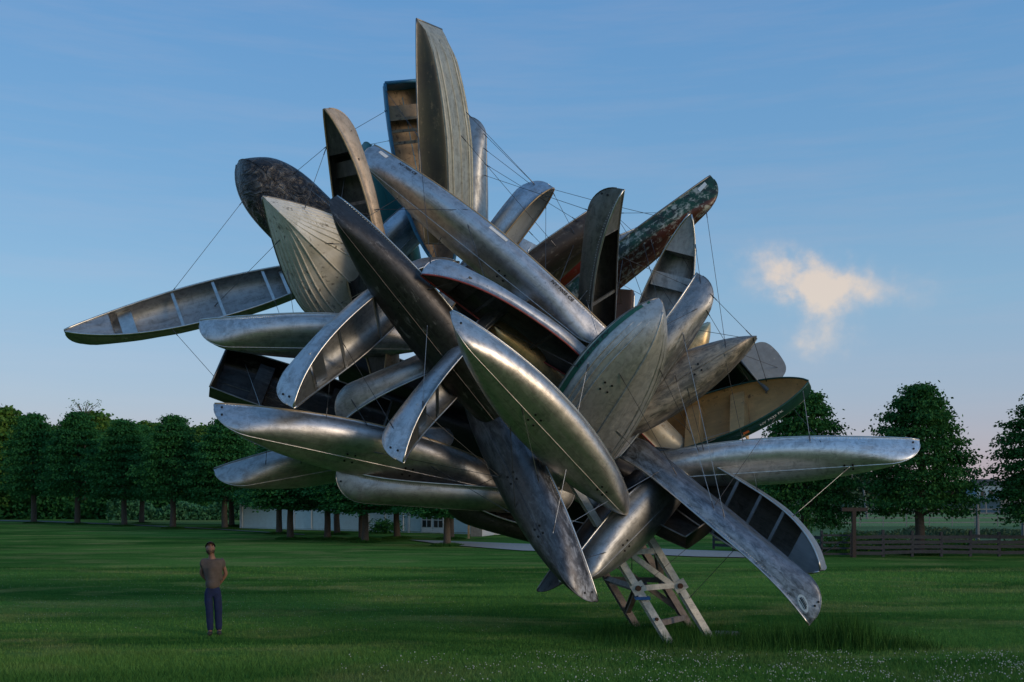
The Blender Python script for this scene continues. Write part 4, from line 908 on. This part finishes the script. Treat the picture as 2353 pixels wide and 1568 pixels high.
board_fence('rail_fence', (gx(1760, 75), 75, 0), (gx(2600, 78), 78, 0), 16, (.35, .70, 1.05, 1.35), 1.4, .075, 'grey rail fence crossing the pale paddock', WOOD_G, jitter=.01)
board_fence('rail_fence', (gx(1980, 150), 150, 0), (gx(2600, 158), 158, 0), 14, (.5, 1.1), 1.2, .10, 'faint rail fence across the field far beyond', WOOD_G, jitter=.01)
shrub_mass('weeds', gx(1900, 46), gx(2600, 46), 43.5, 49, .75, 9000, .10, LEAF_B, 6)
shrub_mass('weeds', gx(1960, 60), gx(2600, 60), 56, 62, .6, 5000, .13, LEAF_Y, 7)
shrub_mass('hedge', gx(1640, 128), gx(2700, 128), 126, 131, 2.3, 9000, .3, leaf_mat('leaf_hedge', (.10, .16, .10), (.15, .21, .13), (.13, .17, .11)), 8)
for i, (px, ty, w, D_) in enumerate(((1640, 1085, 170, 170), (1760, 1080, 160, 175), (1890, 1085, 150, 165), (1985, 1092, 110, 170), (2030, 1098, 120, 180), (2080, 1108, 120, 175), (2160, 1110, 130, 190), (2215, 1112, 100, 185), (2262, 1122, 90, 200), (2330, 1110, 120, 190), (2420, 1105, 150, 190))):
    lab = ['far bushy tree seen between steel legs and right canoe', 'far bushy tree behind the dark boat with three bars', 'far bushy tree behind the full crowned right tree', 'far tree in the gap left of the lone tree, under the canoe', 'far rounded tree just left of the lone tree trunk', 'far low tree behind the lone tree', 'far low tree behind the right half of the lone tree',
           'far low yellowish tree right of the lone tree', 'lowest far tree before the blue grey house', 'far tree behind the blue grey house', 'far tree behind the tree cut by the right edge'][i]
    tree(px, 1160, ty, 'far', lab, 'far trees on the skyline at right', D_, w, clear=.04, name='far_tree', ring=False)
hs = empty('far_house', (gx(2262, 176), 176, 0)); tag(hs, 'small pale blue house far off between the two right trees', 'house')
MB().box((0, 0, 1.9), (4.6, 4, 3.8)).build('wall', simple('pale_blue_wall', (.22, .32, .38), .7), hs)
MB().add([(-2.5, -2.2, 3.8), (2.5, -2.2, 3.8), (2.5, 2.2, 3.8), (-2.5, 2.2, 3.8), (-2.2, 0, 4.9), (2.2, 0, 4.9)], [(0, 1, 5, 4), (2, 3, 4, 5), (1, 2, 5), (3, 0, 4), (0, 3, 2, 1)]).build('roof', ROOF, hs)
for x in (-1.2, .2, 1.5): MB().box((x, -2.03, 2.4), (.7, .06, .9)).build('window', PANE, hs)
bn = empty('far_barn', (gx(2310, 120), 120, 0)); tag(bn, 'low grey barn with a sloping roof beyond the far field', 'barn')
MB().box((1.2, 0, .9), (6, 5, 1.8)).build('wall', simple('barn_grey', (.20, .21, .22), .8), bn)
MB().add([(-2.3, -2.8, 1.7), (5, -2.8, 3.1), (5, 2.8, 3.1), (-2.3, 2.8, 1.7), (-2.3, -2.8, 1.85), (5, -2.8, 3.25), (5, 2.8, 3.25), (-2.3, 2.8, 1.85)], [(0, 3, 2, 1), (4, 5, 6, 7), (0, 1, 5, 4), (1, 2, 6, 5), (2, 3, 7, 6), (3, 0, 4, 7)]).build('roof', simple('barn_roof', (.32, .34, .36), .7), bn)
for px, top, D_, lean, lab in ((1983, 1112, 96, 10, 'leaning pale utility pole in the gap left of the lone tree'), (2230, 1088, 210, 0, 'left of two thin poles on the skyline'), (2240, 1090, 212, 0, 'right of two thin poles on the skyline'),
                         (2262, 1128, 115, 4, 'pale utility pole before the grey barn'), (2283, 1092, 205, 0, 'thin pole on the skyline above the blue house')):
    z_ = CAM_H + (HZ - top) / F * D_
    tag(MB().tube([(gx(px + lean, D_), D_, 0), (gx(px, D_), D_, z_)], [.13, .09], 6).build('utility_pole', WOOD_G), lab, 'pole')

# ------------------------------------------------------------------ cables that tie the bundle
SHORT = dict(black='black hull', left_open='long open left canoe', left_jon='square ended left boat', white='white boat', left_silver='shining left canoe', left_vertical='upright tan edged canoe',
             blue_top='blue topped boat', teal='teal boat', big_diag='tan trimmed canoe', long_dark='long dark canoe', top_jon='topmost ribbed boat', red_trim='red trimmed canoe', back_vertical='narrow upright canoe',
             blue_silver='tilted sky reflecting canoe', dark_vertical='tall dark canoe', brown='brown canoe', camo='camouflage canoe', up_right='canoe standing on end', right_hull='scratched leaning canoe', rusty='rust tinted canoe',
             grey_end='upturned grey boat', tan_row='tan rowing boat', low_long='frosted long canoe', right_flat='level right canoe', thwart_dark='boat with three bars', low_dark='lowest dark canoe', left_diag_small='smaller down pointing canoe',
             low_open='dark end under the pile', main='front silver canoe', row_ny='ribbed rowing boat', left_diag='larger down pointing canoe', left_big='long level left canoe', golden='gold lit canoe end', box='black box boat', low_right='canoe above the legs', left_tip='shiny lower left tip', crumpled='short rusty boat end', short_left='dull blunt canoe')
GRID = {}
def project(p): return (CX + F * p.x / p.y, HZ - F * (p.z - CAM_H) / p.y)
def snap(key, px):
    if key not in GRID:
        h = BOATS[key]; P = [h.M @ h.S(i / 60, j / 10 - 1, .006) for i in range(61) for j in range(21)]; GRID[key] = [(p,) + project(p) for p in P]
    best = min(math.hypot(x - px[0], y - px[1]) for p, x, y in GRID[key])
    return min((p for p, x, y in GRID[key] if math.hypot(x - px[0], y - px[1]) < best + 9), key=lambda p: p.length)
def cable(p, q, label, mat=CABLE, r=.0048):
    d = (q - p); o = MB().tube([p, p + d * .5, q], r, 5).build('cable', mat); tag(o, label, 'cable', 'steel cables tying the boats together')
    for e, s in ((p, 1), (q, -1)):
        MB().tube([e + d.normalized() * .03 * s, e + d.normalized() * .17 * s], r * 1.9, 5).build('clamp', CABLE, o)
    return o
for ka, pa, kb, pb, *ex_ in (
    ('black', (550, 455), 'left_open', (398, 688)), ('left_open', (402, 765), 'left_jon', (488, 868)), ('white', (640, 560), 'left_open', (500, 700)), ('white', (655, 625), 'left_silver', (690, 822)),
    ('left_vertical', (748, 340), 'black', (675, 392)), ('left_vertical', (747, 345), 'white', (704, 475)), ('left_vertical', (812, 295), 'blue_top', (880, 250)), ('teal', (848, 322), 'blue_top', (893, 320)),
    ('teal', (850, 335), 'big_diag', (893, 375)), ('long_dark', (742, 470), 'left_vertical', (858, 492)), ('left_vertical', (860, 480), 'big_diag', (1075, 473)), ('top_jon', (966, 303), 'red_trim', (995, 580)),
    ('blue_top', (893, 205), 'top_jon', (966, 303)), ('top_jon', (1075, 250), 'blue_silver', (1235, 403)), ('back_vertical', (1122, 300), 'blue_silver', (1225, 405)), ('back_vertical', (1120, 372), 'brown', (1330, 500)),
    ('back_vertical', (1122, 400), 'dark_vertical', (1325, 480)), ('blue_silver', (1285, 422), 'dark_vertical', (1340, 440)), ('blue_silver', (1286, 426), 'brown', (1322, 530)), ('blue_silver', (1247, 482), 'big_diag', (1256, 640)),
    ('brown', (1446, 478), 'camo', (1598, 487)), ('brown', (1447, 490), 'up_right', (1580, 655)), ('brown', (1446, 500), 'row_ny', (1490, 730)), ('brown', (1440, 490), 'right_hull', (1570, 740)), ('camo', (1545, 540), 'right_hull', (1660, 690)),
    ('up_right', (1585, 655), 'dark_vertical', (1412, 600)), ('up_right', (1575, 690), 'row_ny', (1440, 745)), ('up_right', (1592, 560), 'right_hull', (1615, 642)), ('camo', (1480, 560), 'row_ny', (1515, 722)),
    ('right_hull', (1668, 655), 'rusty', (1735, 770)), ('right_hull', (1640, 720), 'tan_row', (1720, 888)), ('up_right', (1560, 750), 'rusty', (1728, 772)), ('camo', (1640, 500), 'rusty', (1670, 790)),
    ('rusty', (1738, 770), 'tan_row', (1760, 890)), ('rusty', (1733, 775), 'grey_end', (1718, 850)), ('rusty', (1556, 850), 'low_long', (1645, 1165), CABLE_L), ('right_hull', (1575, 760), 'low_long', (1660, 1185), CABLE_L),
    ('tan_row', (1853, 900), 'right_flat', (1858, 1006), CABLE_L), ('row_ny', (1535, 860), 'right_flat', (1600, 1030)), ('grey_end', (1740, 860), 'right_flat', (1885, 1010)), ('tan_row', (1700, 960), 'thwart_dark', (1735, 1140), CABLE_L),
    ('right_flat', (1945, 1075), 'thwart_dark', (1822, 1182), CABLE_L), ('tan_row', (1790, 965), 'low_long', (1640, 1150)), ('row_ny', (1425, 880), 'low_long', (1560, 1085)),
    ('low_dark', (1143, 1098), 'left_diag_small', (975, 940)), ('low_dark', (1145, 1096), 'low_open', (1080, 1128)), ('low_dark', (1175, 1160), 'main', (1165, 985)), ('low_dark', (1272, 1224), 'row_ny', (1345, 830), CABLE_L),
    ('low_dark', (1278, 1222), 'low_long', (1513, 1078), CABLE_L), ('long_dark', (879, 645), 'white', (800, 700), CABLE_L), ('long_dark', (985, 655), 'red_trim', (1085, 642)), ('long_dark', (974, 745), 'left_diag_small', (972, 932), CABLE_L),
    ('left_diag', (795, 785), 'left_diag_small', (900, 985)), ('left_jon', (560, 845), 'left_big', (608, 948), CABLE_L), ('big_diag', (1070, 520), 'red_trim', (1130, 660)), ('camo', (1440, 600), 'dark_vertical', (1400, 700)),
    ('golden', (1118, 738), 'red_trim', (1185, 695)), ('golden', (1125, 742), 'row_ny', (1320, 835)), ('dark_vertical', (1345, 680), 'red_trim', (1245, 800), CABLE_L), ('dark_vertical', (1350, 690), 'row_ny', (1375, 790), CABLE_L),
    ('back_vertical', (1118, 340), 'blue_silver', (1250, 440)), ('top_jon', (1060, 300), 'brown', (1280, 560)), ('blue_silver', (1220, 520), 'brown', (1290, 600)), ('big_diag', (1110, 545), 'brown', (1240, 620)), ('brown', (1330, 560), 'red_trim', (1260, 740)), ('up_right', (1560, 620), 'brown', (1400, 540)), ('up_right', (1520, 700), 'dark_vertical', (1415, 650)), ('camo', (1500, 545), 'up_right', (1540, 690)), ('right_hull', (1600, 700), 'row_ny', (1500, 760)), ('rusty', (1660, 800), 'right_flat', (1700, 1012)), ('rusty', (1580, 880), 'right_flat', (1620, 1025)), ('low_right', (1400, 1260), 'low_dark', (1300, 1290)), ('left_big', (700, 1010), 'left_tip', (700, 1070)), ('left_big', (1000, 1080), 'low_dark', (1130, 1180)), ('long_dark', (800, 520), 'big_diag', (900, 470)), ('long_dark', (960, 640), 'big_diag', (1000, 560)), ('left_silver', (640, 730), 'left_open', (640, 690)), ('top_jon', (970, 420), 'big_diag', (960, 420)), ('blue_top', (900, 330), 'big_diag', (905, 400)), ('left_vertical', (800, 400), 'long_dark', (780, 500)), ('left_vertical', (850, 560), 'white', (760, 560)), ('white', (720, 700), 'left_silver', (740, 715)), ('camo', (1430, 620), 'crumpled', (1430, 690)), ('dark_vertical', (1400, 470), 'camo', (1560, 500)), ('grey_end', (1790, 850), 'rusty', (1690, 800)), ('tan_row', (1640, 1000), 'right_flat', (1560, 1035)), ('thwart_dark', (1700, 1160), 'right_flat', (1650, 1100)), ('row_ny', (1420, 1000), 'right_flat', (1500, 1060)), ('rusty', (1520, 920), 'tan_row', (1600, 1000)), ('left_diag', (660, 860), 'left_jon', (600, 900)), ('short_left', (800, 920), 'left_big', (850, 965)), ('left_diag_small', (940, 960), 'left_big', (1010, 1000)), ('long_dark', (1080, 850), 'low_dark', (1120, 960)),
    ('main', (1202, 950), 'low_dark', (1235, 1100), CABLE_L), ('left_big', (860, 1050), 'low_dark', (1140, 1100)), ('left_tip', (610, 1060), 'left_big', (620, 1010)), ('left_diag', (740, 800), 'left_silver', (560, 815)),
    ('left_diag', (760, 870), 'left_big', (755, 950)), ('long_dark', (1040, 740), 'golden', (1125, 760)), ('black', (700, 420), 'long_dark', (745, 470))):
    m_ = ex_[0] if ex_ else CABLE
    cable(snap(ka, pa), snap(kb, pb), 'thin steel cable from the %s to the %s' % (SHORT[ka], SHORT[kb]), m_)
cable(snap('box', (1640, 1215)), legp('A', 1.0) + Vector((.05, -.1, 0)), 'thin steel guy from the black box boat down to the steel legs')
cable(snap('low_long', (1700, 1240)), legp('B', .75) + Vector((.05, -.1, 0)), 'thin steel guy from the frosted long canoe down to the steel legs')
cable(snap('low_right', (1460, 1190)), legp('A', 1.3) + Vector((.1, -.05, 0)), 'thin steel guy from the canoe above the legs down to them')

_seen = {}
for o in list(COL.objects):
    if o.get('category') == 'cable': _seen.setdefault(o['label'], []).append(o)
for lab_, os_ in _seen.items():
    if len(os_) == 2:
        os_.sort(key=lambda o: -sum(v.co.z for v in o.data.vertices) / len(o.data.vertices))
        for o, w_ in zip(os_, ('upper', 'lower')): o['label'] = lab_.replace('thin steel', w_ + ' steel')

# ------------------------------------------------------------------ the man looking up
SKIN = simple('skin', (.24, .125, .085), .6, 0, .12, 20)
SHIRT = simple('brown_grey_shirt', (.090, .070, .060), .9, 0, .22, 9, .3)
JEANS = simple('dark_blue_jeans', (.005, .014, .060), .9, 0, .3, 14, .3)
HAIR = simple('brown_hair', (.030, .016, .011), .7, 0, .3, 40)
CAP = simple('dark_red_cap', (.055, .022, .020), .85, 0, .2)
SHOE = simple('dark_shoe', (.02, .02, .02), .7, 0, .3)
EYE = simple('eye_dark', (.02, .015, .012), .3, 0, .1); LIP = simple('lip', (.20, .085, .07), .5, 0, .1)
man = empty('person', (gx(489, 18.9), 18.9, 0)); man.rotation_euler.z = math.radians(14)
tag(man, 'man in brown tee shirt, jeans and cap with hands behind his back looking up', 'person')
def skin_mesh(name, verts, edges, root, levels=2):
    """verts: dict key -> (pos, rx, ry)"""
    keys = list(verts); idx = {k: i for i, k in enumerate(keys)}
    me = bpy.data.meshes.new(name); me.from_pydata([verts[k][0] for k in keys], [(idx[a], idx[b]) for a, b in edges], [])
    o = bpy.data.objects.new(name, me); COL.objects.link(o)
    sm = o.modifiers.new('s', 'SKIN'); sm.use_smooth_shade = True; sm.branch_smoothing = .3
    for k in keys:
        sv = me.skin_vertices[0].data[idx[k]]; sv.radius = (verts[k][1], verts[k][2] if len(verts[k]) > 2 else verts[k][1]); sv.use_root = (k == root)
    su = o.modifiers.new('u', 'SUBSURF'); su.levels = su.render_levels = levels
    dg = bpy.context.evaluated_depsgraph_get(); ev = o.evaluated_get(dg); out = bpy.data.meshes.new_from_object(ev)
    bpy.data.objects.remove(o); return out
bv = {'pel': ((0, 0, .93), .095), 'sp': ((-.005, .0, 1.12), .085), 'ch': ((-.012, .015, 1.33), .095), 'nb': ((-.02, .025, 1.47), .060), 'nk': ((-.028, .010, 1.535), .056), 'hd': ((-.032, .0, 1.60), .06)}
be = [('pel', 'sp'), ('sp', 'ch'), ('ch', 'nb'), ('nb', 'nk'), ('nk', 'hd')]
for s, n_, sh, el, wr in ((1, 'l', (.165, .03, 1.41), (.235, .12, 1.15), (.105, .205, .945)), (-1, 'r', (-.180, .03, 1.41), (-.215, .14, 1.16), (-.050, .215, .955))):
    bv['sh' + n_] = (sh, .034); bv['el' + n_] = (el, .043); bv['fa' + n_] = (tuple((a * .65 + b * .35) for a, b in zip(el, wr)), .041); bv['wr' + n_] = (wr, .029)
    hand = Vector(wr) + Vector((-.045 * s, .012, -.045)); bv['ha' + n_] = (tuple(hand), .036)
    be += [('ch', 'sh' + n_), ('sh' + n_, 'el' + n_), ('el' + n_, 'fa' + n_), ('fa' + n_, 'wr' + n_), ('wr' + n_, 'ha' + n_)]
    for f_ in range(4):
        p1 = hand + Vector((-.040 * s, .012 + .006 * f_, .022 - .020 * f_)); p2 = p1 + Vector((-.030 * s, .014, -.012 - .002 * f_)); p3 = p2 + Vector((-.016 * s, -.014, -.010))
        for j, p in enumerate((p1, p2, p3)): bv['f%s%d%d' % (n_, f_, j)] = (tuple(p), .0095 - .001 * j)
        be += [('ha' + n_, 'f%s%d0' % (n_, f_)), ('f%s%d0' % (n_, f_), 'f%s%d1' % (n_, f_)), ('f%s%d1' % (n_, f_), 'f%s%d2' % (n_, f_))]
    t1 = hand + Vector((-.012 * s, -.022, .034)); t2 = t1 + Vector((-.026 * s, -.010, .010)); bv['t%s0' % n_] = (tuple(t1), .011); bv['t%s1' % n_] = (tuple(t2), .009)
    be += [('ha' + n_, 't%s0' % n_), ('t%s0' % n_, 't%s1' % n_)]
LEGS_ = (('l', (.085, .005, .86), (.098, .0, .49), (.108, .045, .09), (.125, -.10, .035)), ('r', (-.085, .0, .86), (-.062, -.015, .49), (-.045, .03, .09), (-.062, -.125, .035)))
for n_, hp, kn, an_, to_ in LEGS_:
    bv['hp' + n_] = (hp, .068); bv['kn' + n_] = (kn, .046); bv['ca' + n_] = (tuple(a * .68 + b * .32 for a, b in zip(kn, an_)), .042); bv['an' + n_] = (an_, .038); bv['to' + n_] = (to_, .030)
    be += [('pel', 'hp' + n_), ('hp' + n_, 'kn' + n_), ('kn' + n_, 'ca' + n_), ('ca' + n_, 'an' + n_), ('an' + n_, 'to' + n_)]
body = skin_mesh('body', bv, be, 'pel')
# head: an ellipsoid worked into brow, nose, cheeks, chin and ears; tipped back
bmh = bmesh.new(); bmesh.ops.create_uvsphere(bmh, u_segments=28, v_segments=20, radius=1)
def gauss(p, c, s): return math.exp(-((p - Vector(c)).length / s) ** 2)
for v in bmh.verts:
    p = v.co.normalized(); x, y, z = p
    q_ = Vector((x * .076, y * .095, z * .115))
    if z < 0: q_.x *= 1 - .28 * (-z) ** 1.5; q_.y *= 1 - .10 * (-z)
    q_.y -= .020 * gauss(p, (0, -.98, -.12), .16) + .006 * gauss(p, (0, -.95, .22), .35) + .010 * gauss(p, (0, -.72, -.78), .25) + .006 * gauss(p, (0, -.88, -.45), .18)
    q_.y += .008 * (gauss(p, (.36, -.9, .10), .16) + gauss(p, (-.36, -.9, .10), .16))
    q_.x += .014 * gauss(p, (1, .05, 0), .2) - .014 * gauss(p, (-1, .05, 0), .2)
    v.co = q_
HM = Matrix.Translation((-.044, -.014, 1.645)) @ Matrix.Rotation(math.radians(8), 4, 'Z') @ Matrix.Rotation(math.radians(-30), 4, 'X')
bmh.transform(HM); bmh.from_mesh(body); bmh.to_mesh(body); bmh.free()
body.materials.clear(); body.materials.append(SKIN); body.polygons.foreach_set('use_smooth', [True] * len(body.polygons)); body.polygons.foreach_set('material_index', [0] * len(body.polygons))
link('body', body, man)
for s in (-1, 1): mesh_ = MB().tube([HM @ Vector((.027 * s, -.083, .012)), HM @ Vector((.027 * s, -.0885, .012))], .010, 8).build('eye', EYE, man); MB().tube([HM @ Vector((.014 * s, -.092, .030)), HM @ Vector((.042 * s, -.084, .030))], .005, 5).build('eyebrow', HAIR, man)
MB().tube([HM @ Vector((-.022, -.088, -.054)), HM @ Vector((0, -.0955, -.052)), HM @ Vector((.022, -.088, -.054))], .005, 5).build('mouth', LIP, man)
# hair, beard shadow left off; cap turned forward
def shell(name, mat, sel, grow, thick_z=1.0):
    bm_ = bmesh.new(); bmesh.ops.create_uvsphere(bm_, u_segments=26, v_segments=18, radius=1)
    bmesh.ops.delete(bm_, geom=[v for v in bm_.verts if not sel(v.co.normalized())], context='VERTS')
    for v in bm_.verts:
        p = v.co.normalized(); v.co = Vector((p.x * (.076 + grow), p.y * (.095 + grow), p.z * (.115 + grow) * thick_z))
        v.co += p * .006 * mnoise.noise(p * 6)
    bm_.transform(HM); me_ = bpy.data.meshes.new(name); bm_.to_mesh(me_); bm_.free(); me_.materials.append(mat); me_.polygons.foreach_set('use_smooth', [True] * len(me_.polygons)); return link(name, me_, man)
shell('beard', simple('beard_stubble', (.085, .048, .034), .8, 0, .3, 40), lambda p: p.y < -.05 and -.92 < p.z < -.38 and not (abs(p.x) < .3 and -.55 < p.z < -.36), .004)
shell('hair', HAIR, lambda p: (p.y > -.42 or p.z > .70) and p.z > -.80 + .4 * max(0, -p.y) and not (abs(p.x) > .93 and -.3 < p.z < .25), .013)
shell('cap', CAP, lambda p: p.z > .30 - .35 * p.y, .024)
vis = MB(); V = []
for k in range(9):
    a = math.pi * (k / 8 - .5) * .9; V.append(Vector((.074 * math.sin(a), -.085 * math.cos(a) - .0, .045))); V.append(Vector((.072 * math.sin(a), -.085 * math.cos(a) - .072 * math.cos(a), .040)))
V = [HM @ v for v in V]; n0_ = len(V); V += [v + HM.to_3x3() @ Vector((0, 0, .006)) for v in V]
vis.add(V, [(2 * k, 2 * k + 1, 2 * k + 3, 2 * k + 2) for k in range(8)] + [(n0_ + 2 * k, n0_ + 2 * k + 2, n0_ + 2 * k + 3, n0_ + 2 * k + 1) for k in range(8)] + [(2 * k + 1, n0_ + 2 * k + 1, n0_ + 2 * k + 3, 2 * k + 3) for k in range(8)])
vis.build('cap_peak', CAP, man)
sv_ = {'w': ((-.0, .0, .850), .150), 'a': ((-.004, .002, 1.02), .142), 'sp': ((-.006, .0, 1.14), .138), 'ch': ((-.012, .012, 1.33), .160), 'nb': ((-.02, .022, 1.452), .098)}
se_ = [('w', 'a'), ('a', 'sp'), ('sp', 'ch'), ('ch', 'nb')]
for n_, sh, el in (('l', (.165, .03, 1.41), (.235, .12, 1.15)), ('r', (-.180, .03, 1.41), (-.215, .14, 1.16))):
    m_ = tuple(a * .45 + b * .55 for a, b in zip(sh, el)); sv_['s' + n_] = (sh, .086); sv_['m' + n_] = (m_, .072); se_ += [('ch', 's' + n_), ('s' + n_, 'm' + n_)]
me_ = skin_mesh('tee_shirt', sv_, se_, 'sp')
for v in me_.vertices: v.co += v.normal * .006 * mnoise.noise(v.co * 11)
me_.materials.clear(); me_.materials.append(SHIRT); link('tee_shirt', me_, man)
jv = {'w': ((0, 0, .99), .128), 'pel': ((0, .0, .895), .138)}; je = [('w', 'pel')]
for n_, hp, kn, an_, to_ in LEGS_:
    lo = (an_[0], an_[1] - .005, .062); jv['h' + n_] = ((hp[0], hp[1], .765), .096); jv['k' + n_] = (kn, .078); jv['c' + n_] = (tuple(a * .6 + b * .4 for a, b in zip(kn, an_)), .072); jv['a' + n_] = (lo, .066)
    je += [('pel', 'h' + n_), ('h' + n_, 'k' + n_), ('k' + n_, 'c' + n_), ('c' + n_, 'a' + n_)]
me_ = skin_mesh('jeans', jv, je, 'pel')
for v in me_.vertices: v.co += v.normal * .007 * mnoise.noise(v.co * 9)
me_.materials.clear(); me_.materials.append(JEANS); link('jeans', me_, man)
for n_, hp, kn, an_, to_ in LEGS_:
    me_ = skin_mesh('shoe', {'a': ((an_[0], an_[1] + .03, .05), .048), 'b': (((an_[0] + to_[0]) / 2, (an_[1] + to_[1]) / 2, .048), .047), 'c': (to_, .036)}, [('a', 'b'), ('b', 'c')], 'b')
    for v in me_.vertices: v.co.z = max(v.co.z, .0)
    me_.materials.clear(); me_.materials.append(SHOE); link('shoe', me_, man)
